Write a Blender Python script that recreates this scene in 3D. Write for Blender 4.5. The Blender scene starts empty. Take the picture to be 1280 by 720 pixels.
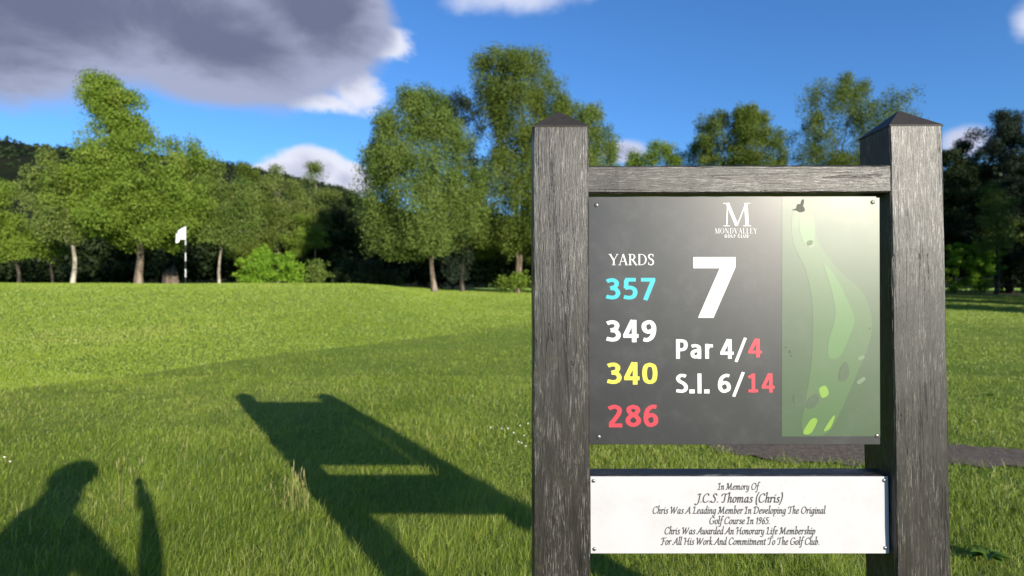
import bpy, bmesh, math, random
import numpy as np
from mathutils import Vector, Matrix
R = math.radians
sc = bpy.context.scene
COL = sc.collection

# ------------------------------------------------------------------ camera, light, exposure
EYE, F, HY = 1.43, 711.0, 358.0          # eye height, focal length in photo pixels, horizon row
cam = bpy.data.cameras.new('camera')
cam.sensor_width = 36.0
cam.lens = 36.0 * F / 1280.0
cam.clip_start, cam.clip_end = 0.02, 6000.0
cam.dof.use_dof = True
cam.dof.focus_distance = 1.72
cam.dof.aperture_fstop = 2.8
cam_o = bpy.data.objects.new('camera', cam)
cam_o.location = (0, 0, EYE)
cam_o.rotation_euler = (R(90) - math.atan(2.0 / F), 0, 0)
COL.objects.link(cam_o)
sc.camera = cam_o

SUN_DIR = Vector((460.0, -711.0, 240.0)).normalized()     # from the scene towards the sun
SUN_EL = math.asin(SUN_DIR.z)
SUN_AZ = math.atan2(SUN_DIR.x, SUN_DIR.y)
sun = bpy.data.lights.new('sun', 'SUN')
sun.energy = 4.7
sun.angle = R(0.5)
sun.color = (1.0, 0.91, 0.76)
sun_o = bpy.data.objects.new('sun', sun)
sun_o.rotation_euler = SUN_DIR.to_track_quat('Z', 'Y').to_euler()
COL.objects.link(sun_o)

vs = sc.view_settings
vs.view_transform = 'Standard'
vs.look = 'None'
vs.exposure = 0.55
vs.gamma = 1.0
vs.use_curve_mapping = False
sc.cycles.max_bounces = 6
sc.cycles.transparent_max_bounces = 8
sc.cycles.sample_clamp_indirect = 4.0


class NT:
    """small helper for wiring node trees"""
    def __init__(self, tree):
        self.t = tree
        tree.nodes.clear()

    def n(self, typ, **kw):
        nd = self.t.nodes.new(typ)
        for k, v in kw.items():
            if k.startswith('i_'):
                nd.inputs[k[2:].replace('_', ' ')].default_value = v
            else:
                setattr(nd, k, v)
        return nd

    def l(self, a, b):
        self.t.links.new(a, b)

    def val(self, sock, v):
        if isinstance(v, (int, float, tuple)):
            sock.default_value = v
        else:
            self.l(v, sock)

    def math(self, op, a, b=0.0, c=0.0, clamp=False):
        nd = self.t.nodes.new('ShaderNodeMath')
        nd.operation = op
        nd.use_clamp = clamp
        for i, v in enumerate((a, b, c)):
            self.val(nd.inputs[i], v)
        return nd.outputs[0]

    def ramp(self, fac, lo, hi, a=0.0, b=1.0):
        nd = self.t.nodes.new('ShaderNodeMapRange')
        nd.interpolation_type = 'SMOOTHSTEP'
        self.l(fac, nd.inputs['Value'])
        for k, v in (('From Min', lo), ('From Max', hi), ('To Min', a), ('To Max', b)):
            nd.inputs[k].default_value = v
        return nd.outputs[0]

    def mix(self, fac, a, b, mode='MIX'):
        nd = self.t.nodes.new('ShaderNodeMix')
        nd.data_type = 'RGBA'
        nd.blend_type = mode
        self.val(nd.inputs[0], fac)
        for s, v in ((nd.inputs[6], a), (nd.inputs[7], b)):
            if isinstance(v, tuple):
                s.default_value = v if len(v) == 4 else (*v, 1.0)
            else:
                self.l(v, s)
        return nd.outputs[2]

    def noise(self, vec, scale, detail=4.0, rough=0.55, dist=0.0):
        nd = self.t.nodes.new('ShaderNodeTexNoise')
        nd.inputs['Scale'].default_value = scale
        nd.inputs['Detail'].default_value = detail
        nd.inputs['Roughness'].default_value = rough
        nd.inputs['Distortion'].default_value = dist
        self.l(vec, nd.inputs['Vector'])
        return nd.outputs['Fac']

    def scaled(self, vec, s):
        nd = self.t.nodes.new('ShaderNodeMapping')
        nd.inputs['Scale'].default_value = s
        self.l(vec, nd.inputs['Vector'])
        return nd.outputs[0]


def px_dir(px, py):
    x, z = (px - 640.0) / F, (HY - py) / F
    return math.atan2(x, 1.0), math.atan2(z, math.hypot(x, 1.0))


def make_world():
    w = bpy.data.worlds.new('World')
    sc.world = w
    w.use_nodes = True
    n = NT(w.node_tree)
    out = n.n('ShaderNodeOutputWorld')
    bg = n.n('ShaderNodeBackground')
    STR = 0.10
    bg.inputs['Strength'].default_value = STR
    n.l(bg.outputs[0], out.inputs[0])
    sky = n.n('ShaderNodeTexSky', sky_type='NISHITA')
    sky.sun_disc = False
    sky.sun_elevation = SUN_EL
    sky.sun_rotation = SUN_AZ
    sky.air_density, sky.dust_density, sky.ozone_density = 1.0, 0.35, 2.0
    tc = n.n('ShaderNodeTexCoord')
    d = tc.outputs['Generated']
    sep = n.n('ShaderNodeSeparateXYZ')
    n.l(d, sep.inputs[0])
    az = n.math('ARCTAN2', sep.outputs[0], sep.outputs[1])
    el = n.math('ARCSINE', sep.outputs[2])
    skyc = n.mix(1.0, sky.outputs[0], SKY_TINT, 'MULTIPLY')
    wisp = n.noise(n.scaled(d, (1.0, 1.0, 2.2)), 5.0, 8.0, 0.58, 0.4)
    puff = n.noise(n.scaled(d, (1.0, 1.0, 1.5)), 9.0, 8.0, 0.62, 0.2)
    big = n.noise(n.scaled(d, (1.0, 1.0, 2.0)), 3.5, 5.0, 0.5, 0.3)

    def field(ells):
        f = None
        for (px, py, rx, ry) in ells:
            a, e = px_dir(px, py)
            dx = n.math('MULTIPLY', n.math('SUBTRACT', az, a), F / (rx * math.cos(a) ** 2))
            dy = n.math('MULTIPLY', n.math('SUBTRACT', el, e), F / (ry * math.cos(a)))
            r = n.math('SQRT', n.math('ADD', n.math('MULTIPLY', dx, dx), n.math('MULTIPLY', dy, dy)))
            g = n.math('SUBTRACT', 1.0, r)
            f = g if f is None else n.math('SMOOTH_MAX', f, g, 0.15)
        return f
    k = 1.0 / STR
    col = skyc
    # far low cumulus and small puffs
    for ells, amp, lit, dark, th in CLOUDS:
        f = n.math('ADD', field(ells), n.math('MULTIPLY', n.math('SUBTRACT', puff, 0.5), amp))
        alpha = n.ramp(f, 0.0, th)
        core = n.ramp(n.math('ADD', f, n.math('MULTIPLY', n.math('SUBTRACT', wisp, 0.5), 1.5)), th * 0.6, th * 0.6 + 0.7)
        cc = n.mix(core, tuple(c * k for c in lit), tuple(c * k for c in dark))
        col = n.mix(alpha, col, cc)
    # a few clouds elsewhere in the sky, out of frame
    away = n.math('MULTIPLY', n.ramp(n.math('ABSOLUTE', az), 1.0, 1.5), n.ramp(el, 0.03, 0.2))
    alpha = n.math('MULTIPLY', n.ramp(big, 0.52, 0.66), away)
    col = n.mix(alpha, col, (3.2, 3.2, 3.6))
    n.l(col, bg.inputs['Color'])


SKY_TINT = (0.47, 0.86, 1.36, 1.0)
LIT, PALE = (0.56, 0.58, 0.67), (0.36, 0.38, 0.50)
GREY, GREYER = (0.27, 0.30, 0.42), (0.108, 0.126, 0.200)
CLOUDS = [
    ([(388, 216, 72, 34), (338, 224, 56, 22), (434, 226, 44, 28)], 1.0, LIT, PALE, 0.32),
    ([(480, 56, 44, 24), (440, 108, 44, 36), (405, 128, 60, 18), (430, 60, 40, 50)], 2.0, LIT, (0.5, 0.52, 0.62), 0.5),
    ([(640, -6, 120, 26), (1285, 30, 34, 34)], 1.3, (0.48, 0.52, 0.66), (0.42, 0.46, 0.60), 0.9),
    ([(1205, 178, 45, 26), (780, 190, 40, 18), (1120, 190, 60, 14)], 0.5, (0.42, 0.45, 0.58), (0.3, 0.33, 0.46), 0.6),
    ([(60, -14, 440, 108), (275, 56, 225, 80), (400, 20, 110, 95), (-160, -40, 520, 160), (40, -220, 700, 200)], 0.40, GREY, GREYER, 0.26),
]
make_world()


# ------------------------------------------------------------------ helpers
def tag(o, label=None, cat=None, group=None, kind=None):
    if label: o['label'] = label
    if cat: o['category'] = cat
    if group: o['group'] = group
    if kind: o['kind'] = kind
    return o


def empty(name, loc, rot=(0, 0, 0)):
    o = bpy.data.objects.new(name, None)
    o.empty_display_size = 0.2
    o.location = loc
    o.rotation_euler = rot
    COL.objects.link(o)
    return o


def link(name, me, mat=None, parent=None):
    o = bpy.data.objects.new(name, me)
    if mat is not None:
        me.materials.append(mat)
    COL.objects.link(o)
    if parent is not None:
        o.parent = parent
    return o


def np_mesh(name, v, faces, var=None, smooth=False):
    """v: (n,3); faces: list of (m,k) int arrays; var: per-point float attribute"""
    me = bpy.data.meshes.new(name)
    v = np.asarray(v, dtype=np.float32)
    me.vertices.add(len(v))
    me.vertices.foreach_set('co', v.ravel())
    tot = [np.full(len(f), f.shape[1], dtype=np.int32) for f in faces if len(f)]
    tot = np.concatenate(tot)
    idx = np.concatenate([np.asarray(f, dtype=np.int32).ravel() for f in faces if len(f)])
    me.loops.add(len(idx))
    me.loops.foreach_set('vertex_index', idx)
    me.polygons.add(len(tot))
    st = np.zeros(len(tot), dtype=np.int32)
    st[1:] = np.cumsum(tot)[:-1]
    me.polygons.foreach_set('loop_start', st)
    me.polygons.foreach_set('loop_total', tot)
    if smooth:
        me.polygons.foreach_set('use_smooth', np.ones(len(tot), dtype=bool))
    if var is not None:
        a = me.attributes.new('var', 'FLOAT', 'POINT')
        a.data.foreach_set('value', np.asarray(var, dtype=np.float32))
    me.update(calc_edges=True)
    me.validate()
    return me


def bm_mesh(name, bm, smooth=False):
    me = bpy.data.meshes.new(name)
    bmesh.ops.recalc_face_normals(bm, faces=bm.faces)
    bm.to_mesh(me)
    bm.free()
    if smooth:
        for p in me.polygons: p.use_smooth = True
    return me


def box_mesh(name, lo, hi, bevel=0.0, seg=2):
    bm = bmesh.new()
    c = [(a + b) / 2 for a, b in zip(lo, hi)]
    s = [b - a for a, b in zip(lo, hi)]
    bmesh.ops.create_cube(bm, size=1.0, matrix=Matrix.Translation(c) @ Matrix.Diagonal((*s, 1)))
    if bevel:
        bmesh.ops.bevel(bm, geom=bm.edges[:], offset=bevel, segments=seg, affect='EDGES', profile=0.5)
    return bm_mesh(name, bm)


def tube(pts, radii, n=8, cap=True):
    """vertices and quads of a tapered tube along pts"""
    pts = np.asarray(pts, float)
    m = len(pts)
    vs_, fs = [], []
    up = np.array([0.31, 0.95, 0.11])
    for i in range(m):
        t = pts[min(i + 1, m - 1)] - pts[max(i - 1, 0)]
        t /= (np.linalg.norm(t) + 1e-9)
        a = np.cross(t, up); a /= (np.linalg.norm(a) + 1e-9)
        b = np.cross(t, a)
        ang = np.arange(n) * 2 * math.pi / n
        vs_.append(pts[i] + radii[i] * (np.cos(ang)[:, None] * a + np.sin(ang)[:, None] * b))
    v = np.concatenate(vs_)
    for i in range(m - 1):
        for j in range(n):
            k = (j + 1) % n
            fs.append((i * n + j, i * n + k, (i + 1) * n + k, (i + 1) * n + j))
    return v, np.array(fs, int)


def join_tubes(lst):
    vv, ff, off = [], [], 0
    for v, f in lst:
        vv.append(v); ff.append(f + off); off += len(v)
    return np.concatenate(vv), np.concatenate(ff)


def sstep(a, b, x):
    t = np.clip((x - a) / (b - a), 0, 1)
    return t * t * (3 - 2 * t)


def vnoise(x, y, seed=0):
    """smooth value noise, vectorised"""
    xi, yi = np.floor(x).astype(int), np.floor(y).astype(int)
    fx, fy = x - xi, y - yi
    fx, fy = fx * fx * (3 - 2 * fx), fy * fy * (3 - 2 * fy)

    def h(a, b):
        q = np.sin(a * 127.1 + b * 311.7 + seed * 74.7) * 43758.5453
        return q - np.floor(q)
    return (h(xi, yi) * (1 - fx) + h(xi + 1, yi) * fx) * (1 - fy) + (h(xi, yi + 1) * (1 - fx) + h(xi + 1, yi + 1) * fx) * fy


def bank(x, y):
    """signed distance beyond the line where the mown turf begins"""
    return (x + 6.2) * -0.826 + (y - 9.0) * 0.564


def height(x, y):
    x, y = np.asarray(x, float), np.asarray(y, float)
    left = sstep(9.0, -1.0, x)
    g = (0.82 + 0.04 * left) * sstep(8.0, 50.0 - 8.0 * left, y)
    s = bank(x, y)
    g = g + 0.16 * sstep(0.0, 1.6, s) * sstep(4.0, -3.0, x) * sstep(6.0, 9.0, y)
    cap_w = sstep(-2.4, -7.4, x + 0.8 * np.sin(y * 0.2))
    top = 1.54 - 0.010 * np.clip(y - 24.0, 0, 40)
    k = cap_w * sstep(8.5, 23.0, y) * (1 - 0.55 * sstep(30.0, 44.0, y) * sstep(-9.0, -4.0, x))
    g = g * (1 - k) + np.maximum(top, g) * k
    g = g + 0.05 * (vnoise(x * 0.22, y * 0.22, 3) - 0.5) * sstep(7, 14, y)
    g = g + 0.022 * (vnoise(x * 1.1, y * 1.1, 5) - 0.5) * sstep(1.5, 4, y)
    far = np.maximum(np.abs(x) - 90, np.maximum(y - 90, 0))
    g = g * (1 - sstep(0, 120, far))
    return g


def hz(x, y):
    return float(height(np.array([x]), np.array([y]))[0])


def at(px, Y):
    return (px - 640.0) / F * Y


def pz(py, Y):
    return EYE + (HY - py) / F * Y


# ------------------------------------------------------------------ materials
def mat_new(name):
    m = bpy.data.materials.new(name)
    m.use_nodes = True
    n = NT(m.node_tree)
    out = n.n('ShaderNodeOutputMaterial')
    return m, n, out


def principled(n, out, rough=0.6, spec=0.5):
    p = n.n('ShaderNodeBsdfPrincipled')
    p.inputs['Roughness'].default_value = rough
    p.inputs['Specular IOR Level'].default_value = spec
    n.l(p.outputs[0], out.inputs[0])
    return p


def bump(n, p, h, strength, dist):
    b = n.n('ShaderNodeBump')
    b.inputs['Strength'].default_value = strength
    b.inputs['Distance'].default_value = dist
    n.l(h, b.inputs['Height'])
    n.l(b.outputs[0], p.inputs['Normal'])


def flat_mat(name, col, rough=0.5, spec=0.5, metal=0.0, speck=0.12):
    m, n, out = mat_new(name)
    p = principled(n, out, rough, spec)
    p.inputs['Metallic'].default_value = metal
    tc = n.n('ShaderNodeTexCoord')
    f = n.noise(tc.outputs['Object'], 40.0, 5.0, 0.6)
    c = n.mix(f, tuple(x * (1 - speck) for x in col), tuple(min(1, x * (1 + speck)) for x in col))
    n.l(c, p.inputs['Base Color'])
    return m


def leaf_mat(name, c1, c2, c3, trans=0.24, rough=0.55, spec=0.18):
    m, n, out = mat_new(name)
    at_ = n.n('ShaderNodeAttribute', attribute_name='var')
    v = at_.outputs['Fac']
    c = n.mix(n.ramp(v, 0.0, 0.5), c1, c2)
    c = n.mix(n.ramp(v, 0.5, 1.0), c, c3)
    p = n.n('ShaderNodeBsdfPrincipled')
    p.inputs['Roughness'].default_value = rough
    p.inputs['Specular IOR Level'].default_value = spec
    n.l(c, p.inputs['Base Color'])
    t = n.n('ShaderNodeBsdfTranslucent')
    n.l(n.mix(1.0, c, (1.15, 1.2, 0.55), 'MULTIPLY'), t.inputs['Color'])
    mx = n.n('ShaderNodeMixShader')
    mx.inputs[0].default_value = trans
    n.l(p.outputs[0], mx.inputs[1]); n.l(t.outputs[0], mx.inputs[2])
    n.l(mx.outputs[0], out.inputs[0])
    return m


def bark_mat(name, base, dark, pale, birch=0.0):
    m, n, out = mat_new(name)
    p = principled(n, out, 0.85, 0.2)
    tc = n.n('ShaderNodeTexCoord')
    o = tc.outputs['Object']
    a = n.noise(n.scaled(o, (9, 9, 2.0)), 1.0, 6.0, 0.65)
    c = n.mix(n.ramp(a, 0.3, 0.65), dark, base)
    b = n.noise(n.scaled(o, (3, 3, 0.7)), 1.0, 4.0, 0.6)
    c = n.mix(n.ramp(b, 0.5, 0.62), c, pale)
    if birch:
        k = n.noise(n.scaled(o, (3.0, 3.0, 9.0)), 1.0, 4.0, 0.7)
        c = n.mix(n.math('MULTIPLY', n.ramp(k, 0.55, 0.63), birch), c, (0.03, 0.026, 0.022))
    n.l(c, p.inputs['Base Color'])
    bump(n, p, a, 0.7, 0.03)
    return m


def wood_mat(name, along):
    """dark stained timber, weathered: open grain, worn grey fibres, a little algae"""
    m, n, out = mat_new(name)
    p = principled(n, out, 0.5, 0.55)
    tc = n.n('ShaderNodeTexCoord')
    o = tc.outputs['Object']

    def grain(s, t):
        return (s, s, s * t) if along == 'z' else (s * t, s, s)
    fine = n.noise(n.scaled(o, grain(330, 0.07)), 1.0, 5.0, 0.62, 0.5)
    mid = n.noise(n.scaled(o, grain(75, 0.08)), 1.0, 6.0, 0.62, 1.2)
    speck = n.noise(n.scaled(o, grain(380, 0.05)), 1.0, 5.0, 0.75, 1.0)
    blot = n.noise(n.scaled(o, grain(16, 0.22)), 1.0, 7.0, 0.68, 0.6)
    c = n.mix(n.ramp(mid, 0.32, 0.68), WOOD[0], WOOD[1])
    worn = n.math('MULTIPLY', n.ramp(speck, 0.52, 0.63), n.ramp(blot, 0.36, 0.62))
    c = n.mix(n.math('MULTIPLY', worn, 0.85), c, WOOD[2])
    crack = n.ramp(fine, 0.36, 0.26)
    c = n.mix(n.math('MULTIPLY', crack, 0.85), c, (0.010, 0.009, 0.008))
    run = n.noise(n.scaled(o, grain(34, 0.035)), 1.0, 3.0, 0.5, 0.8)
    split = n.ramp(n.math('ABSOLUTE', n.math('SUBTRACT', run, 0.5)), 0.012, 0.004)
    split = n.math('MULTIPLY', split, n.ramp(n.noise(n.scaled(o, grain(6, 0.3)), 1.0, 2.0), 0.48, 0.56))
    c = n.mix(n.math('MULTIPLY', split, 0.95), c, (0.004, 0.0035, 0.003))
    alg = n.noise(o, 7.0, 6.0, 0.65)
    c = n.mix(n.ramp(alg, 0.58, 0.74, 0.0, 0.45), c, (0.075, 0.075, 0.035))
    n.l(c, p.inputs['Base Color'])
    n.l(n.ramp(speck, 0.3, 0.7, 0.50, 0.36), p.inputs['Roughness'])
    h = n.math('ADD', n.math('MULTIPLY', fine, 0.7), n.math('ADD', n.math('MULTIPLY', mid, 0.8), n.math('MULTIPLY', speck, 0.55)))
    h = n.math('SUBTRACT', h, n.math('MULTIPLY', split, 1.2))
    bump(n, p, h, 0.75, 0.0013)
    return m


WOOD = [(0.010, 0.008, 0.0065), (0.025, 0.020, 0.016), (0.24, 0.225, 0.205)]
M = {}
M['post_wood'] = wood_mat('weathered_post_wood', 'z')
M['rail_wood'] = wood_mat('weathered_rail_wood', 'x')


def cap_mat():
    m, n, out = mat_new('dark_cap_wood')
    p = principled(n, out, 0.62, 0.4)
    tc = n.n('ShaderNodeTexCoord')
    o = tc.outputs['Object']
    a = n.noise(o, 60.0, 6.0, 0.65)
    n.l(n.mix(a, (0.012, 0.010, 0.008), (0.050, 0.040, 0.030)), p.inputs['Base Color'])
    bump(n, p, a, 0.5, 0.002)
    return m


M['cap'] = cap_mat()


def panel_mat(name, col, rough, spec, dirt=0.5, aniso=0.0):
    m, n, out = mat_new(name)
    p = principled(n, out, rough, spec)
    tc = n.n('ShaderNodeTexCoord')
    o = tc.outputs['Object']
    a = n.noise(o, 14.0, 8.0, 0.7)
    b = n.noise(o, 7.0, 6.0, 0.6)
    g = n.noise(o, 1200.0, 2.0, 0.5)
    c = n.mix(n.math('MULTIPLY', n.ramp(a, 0.45, 0.75), dirt), col, tuple(x * 0.6 + 0.05 for x in col))
    c = n.mix(n.ramp(g, 0.3, 0.7, 0.0, 0.25), c, tuple(x * 1.5 for x in col))
    n.l(c, p.inputs['Base Color'])
    n.l(n.ramp(b, 0.25, 0.75, rough * 0.96, rough * 1.05), p.inputs['Roughness'])
    bump(n, p, g, 0.06, 0.0003)
    return m


M['panel'] = panel_mat('charcoal_printed_panel', (0.027, 0.027, 0.030), 0.37, 0.52)
M['map_bg'] = panel_mat('map_ground_print', (0.052, 0.088, 0.042), 0.37, 0.52)
M['map_fair'] = panel_mat('map_fairway_print', (0.064, 0.120, 0.046), 0.37, 0.52)
M['map_bright'] = panel_mat('map_bright_print', (0.078, 0.165, 0.050), 0.37, 0.52)
M['map_lime'] = panel_mat('map_lime_print', (0.17, 0.29, 0.040), 0.37, 0.52)
M['map_dark'] = panel_mat('map_trees_print', (0.052, 0.085, 0.044), 0.37, 0.52)
M['map_sand'] = panel_mat('map_bunker_print', (0.12, 0.17, 0.10), 0.37, 0.52)
M['scratch'] = panel_mat('scratched_metal', (0.10, 0.10, 0.08), 0.6, 0.2)
M['ink_white'] = flat_mat('white_print', (0.70, 0.69, 0.69), 0.42, 0.5, speck=0.03)
M['ink_cyan'] = flat_mat('cyan_print', (0.035, 0.44, 0.54), 0.42, 0.5, speck=0.03)
M['ink_yellow'] = flat_mat('yellow_print', (0.66, 0.60, 0.07), 0.42, 0.5, speck=0.03)
M['ink_red'] = flat_mat('red_print', (0.52, 0.040, 0.062), 0.42, 0.5, speck=0.03)
M['ink_grey'] = flat_mat('dark_grey_print', (0.055, 0.052, 0.06), 0.5, 0.4, speck=0.05)
M['screw'] = flat_mat('dull_steel', (0.30, 0.29, 0.27), 0.4, 0.5, metal=0.8, speck=0.3)
M['screw_slot'] = flat_mat('screw_recess', (0.02, 0.02, 0.02), 0.7, 0.3)
M['board'] = flat_mat('black_backing_board', (0.02, 0.019, 0.018), 0.8, 0.3)


def plaque_mat():
    m, n, out = mat_new('white_plaque_enamel')
    p = principled(n, out, 0.4, 0.35)
    tc = n.n('ShaderNodeTexCoord')
    o = tc.outputs['Object']
    a = n.noise(o, 9.0, 8.0, 0.7)
    s = n.noise(o, 55.0, 6.0, 0.7)
    c = n.mix(n.ramp(a, 0.4, 0.8), (0.52, 0.51, 0.53), (0.47, 0.455, 0.465))
    c = n.mix(n.ramp(s, 0.63, 0.76, 0.0, 0.6), c, (0.30, 0.27, 0.24))
    n.l(c, p.inputs['Base Color'])
    return m


M['plaque'] = plaque_mat()


def ground_mat():
    m, n, out = mat_new('turf_ground')
    p = principled(n, out, 0.9, 0.15)
    p.inputs['Sheen Weight'].default_value = 0.5
    p.inputs['Sheen Roughness'].default_value = 0.6
    p.inputs['Sheen Tint'].default_value = (0.42, 0.62, 0.10, 1)
    g = n.n('ShaderNodeNewGeometry')
    o = g.outputs['Position']
    a = n.noise(o, 0.35, 6.0, 0.6)
    b = n.noise(n.scaled(o, (1.0, 0.6, 1.0)), 3.0, 8.0, 0.7)
    f = n.noise(o, 60.0, 4.0, 0.7)
    c = n.mix(n.ramp(a, 0.3, 0.7), (0.085, 0.140, 0.020), (0.125, 0.170, 0.030))
    c = n.mix(n.ramp(b, 0.45, 0.72, 0.0, 0.7), c, (0.15, 0.165, 0.040))
    c = n.mix(n.ramp(f, 0.35, 0.7, 0.35, 0.0), c, (0.035, 0.045, 0.012))
    n.l(c, p.inputs['Base Color'])
    bump(n, p, n.math('ADD', f, b), 1.0, 0.05)
    return m


M['ground'] = ground_mat()


def dirt_mat(name, c1, c2, scale=22.0):
    m, n, out = mat_new(name)
    p = principled(n, out, 0.9, 0.25)
    g = n.n('ShaderNodeNewGeometry')
    o = g.outputs['Position']
    a = n.noise(o, scale, 8.0, 0.7)
    b = n.noise(o, scale * 5, 4.0, 0.6)
    c = n.mix(n.ramp(a, 0.3, 0.7), c1, c2)
    c = n.mix(n.ramp(b, 0.62, 0.72, 0.0, 0.6), c, (0.22, 0.19, 0.15))
    n.l(c, p.inputs['Base Color'])
    bump(n, p, n.math('ADD', a, n.math('MULTIPLY', b, 0.5)), 0.9, 0.02)
    return m


M['dirt'] = dirt_mat('worn_path_earth', (0.105, 0.082, 0.060), (0.22, 0.175, 0.13))
M['track'] = dirt_mat('gravel_track', (0.20, 0.15, 0.10), (0.32, 0.25, 0.17), 3.0)


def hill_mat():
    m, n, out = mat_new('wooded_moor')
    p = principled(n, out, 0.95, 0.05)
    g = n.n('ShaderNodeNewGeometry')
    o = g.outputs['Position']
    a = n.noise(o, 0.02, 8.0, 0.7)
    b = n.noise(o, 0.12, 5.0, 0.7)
    c = n.mix(n.ramp(a, 0.4, 0.6), (0.010, 0.015, 0.008), (0.018, 0.022, 0.011))  # cloud shade over the hill is put into these near-black colours
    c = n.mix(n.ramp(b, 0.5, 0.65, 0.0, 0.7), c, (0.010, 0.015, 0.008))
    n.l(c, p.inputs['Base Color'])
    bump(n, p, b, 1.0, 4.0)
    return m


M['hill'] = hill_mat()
M['grass'] = leaf_mat('grass_blades', (0.104, 0.172, 0.018), (0.250, 0.335, 0.034), (0.43, 0.42, 0.125), 0.30, 0.45, 0.4)
M['dry'] = leaf_mat('dry_stalks', (0.22, 0.24, 0.07), (0.30, 0.29, 0.10), (0.40, 0.35, 0.17), 0.25)
M['clover'] = flat_mat('clover_white', (0.80, 0.78, 0.72), 0.7, 0.3)
M['weed'] = leaf_mat('weed_leaf', (0.07, 0.14, 0.02), (0.11, 0.19, 0.028), (0.15, 0.23, 0.04), 0.3)
LEAF = {
    'fresh': leaf_mat('fresh_leaf', (0.115, 0.185, 0.020), (0.175, 0.255, 0.032), (0.245, 0.310, 0.055)),
    'birch': leaf_mat('birch_leaf', (0.092, 0.145, 0.028), (0.145, 0.205, 0.042), (0.210, 0.260, 0.068)),
    'pale': leaf_mat('pale_leaf', (0.112, 0.158, 0.034), (0.162, 0.210, 0.048), (0.220, 0.255, 0.070)),
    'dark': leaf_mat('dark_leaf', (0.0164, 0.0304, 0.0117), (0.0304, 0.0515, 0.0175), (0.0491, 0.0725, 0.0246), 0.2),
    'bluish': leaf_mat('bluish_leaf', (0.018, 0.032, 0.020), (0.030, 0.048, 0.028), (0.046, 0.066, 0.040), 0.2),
    'olive': leaf_mat('olive_leaf', (0.088, 0.130, 0.020), (0.138, 0.186, 0.032), (0.195, 0.235, 0.052), 0.3),
    'bright': leaf_mat('bright_leaf', (0.1350, 0.2550, 0.0210), (0.2100, 0.3600, 0.0300), (0.3000, 0.4500, 0.0510), 0.35),
}
BARK = {
    'birch': bark_mat('birch_bark', (0.36, 0.32, 0.25), (0.16, 0.13, 0.10), (0.52, 0.47, 0.38), 0.8),
    'brown': bark_mat('brown_bark', (0.20, 0.155, 0.115), (0.06, 0.045, 0.035), (0.30, 0.24, 0.18), 0.5),
    'dark': bark_mat('dark_bark', (0.07, 0.058, 0.048), (0.025, 0.02, 0.017), (0.12, 0.10, 0.08)),
}

# ------------------------------------------------------------------ ground, hill, paths


def build_ground():
    def grade(parts):
        out = []
        for a, b, n_ in parts:
            out += list(np.linspace(a, b, n_, endpoint=False))
        return np.array(out)
    xs = grade([(-3000, -400, 8), (-400, -60, 20), (-60, -14, 60), (-14, 8, 110), (8, 60, 60), (60, 400, 20), (400, 3001, 9)])
    ys = grade([(-400, -30, 10), (-30, 1.5, 20), (1.5, 14, 90), (14, 34, 90), (34, 70, 50), (70, 260, 24), (260, 4001, 12)])
    X, Y = np.meshgrid(xs, ys)
    Z = height(X, Y)
    v = np.stack([X, Y, Z], -1).reshape(-1, 3)
    nx, ny = len(xs), len(ys)
    i = np.arange(ny - 1)[:, None] * nx + np.arange(nx - 1)[None, :]
    f = np.stack([i, i + 1, i + 1 + nx, i + nx], -1).reshape(-1, 4)
    o = link('ground', np_mesh('ground', v, [f], smooth=True), M['ground'])
    tag(o, kind='structure')


build_ground()


HILL_PX = np.array([-900, -300, -100, 0, 60, 110, 180, 260, 330, 380, 430, 480, 560, 700, 900, 1400, 2200], float)
HILL_PY = np.array([190, 170, 176, 182, 187, 192, 197, 205, 215, 226, 240, 256, 282, 308, 324, 336, 346], float)


def hill_z(x, y):
    x, y = np.asarray(x, float), np.asarray(y, float)
    D = 900.0
    rz = EYE + (HY - np.interp((x / D) * F + 640, HILL_PX, HILL_PY)) / F * D
    near = np.sin(np.clip((y - 420) / (D - 420), 0, 1) * math.pi / 2)
    off = np.maximum(0.0, np.cos(np.clip((y - D) / (1520 - D), 0, 1) * math.pi / 2)) ** 1.2
    prof = np.where(y <= D, near, off)
    bumpy = 7.0 * (vnoise(x * 0.03, y * 0.03, 9) - 0.5) + 6.0 * (vnoise(x * 0.13, y * 0.13, 11) - 0.5)
    return rz * prof + bumpy * (0.25 + 0.75 * prof) - 3.0


def build_hill():
    xs = np.linspace(-2400, 2400, 640)
    ys = np.linspace(420, 1520, 46)
    X, Y = np.meshgrid(xs, ys)
    v = np.stack([X, Y, hill_z(X, Y)], -1).reshape(-1, 3)
    n_ = len(xs)
    i = np.arange(len(ys) - 1)[:, None] * n_ + np.arange(n_ - 1)[None, :]
    f = np.stack([i, i + 1, i + 1 + n_, i + n_], -1).reshape(-1, 4)
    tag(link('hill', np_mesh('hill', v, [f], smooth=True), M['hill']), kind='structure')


build_hill()


def build_hill_forest():
    rng = np.random.default_rng(91)
    n_ = 2600
    px = rng.uniform(-120, 700, n_)
    D = rng.uniform(640, 930, n_) ; D[:1300] = rng.uniform(885, 925, 1300)
    xs = (px - 640) / F * D
    c = np.stack([xs, D, hill_z(xs, D) + rng.uniform(-1.0, 4.5, n_)], -1)
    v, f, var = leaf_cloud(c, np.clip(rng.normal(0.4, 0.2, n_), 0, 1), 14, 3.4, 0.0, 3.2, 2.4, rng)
    tag(link('hill_forest', np_mesh('hill_forest', v, [f], var), LEAF['dark']), 'conifer forest covering the far hill, coloured dark as under cloud', 'forest', kind='stuff')


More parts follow.
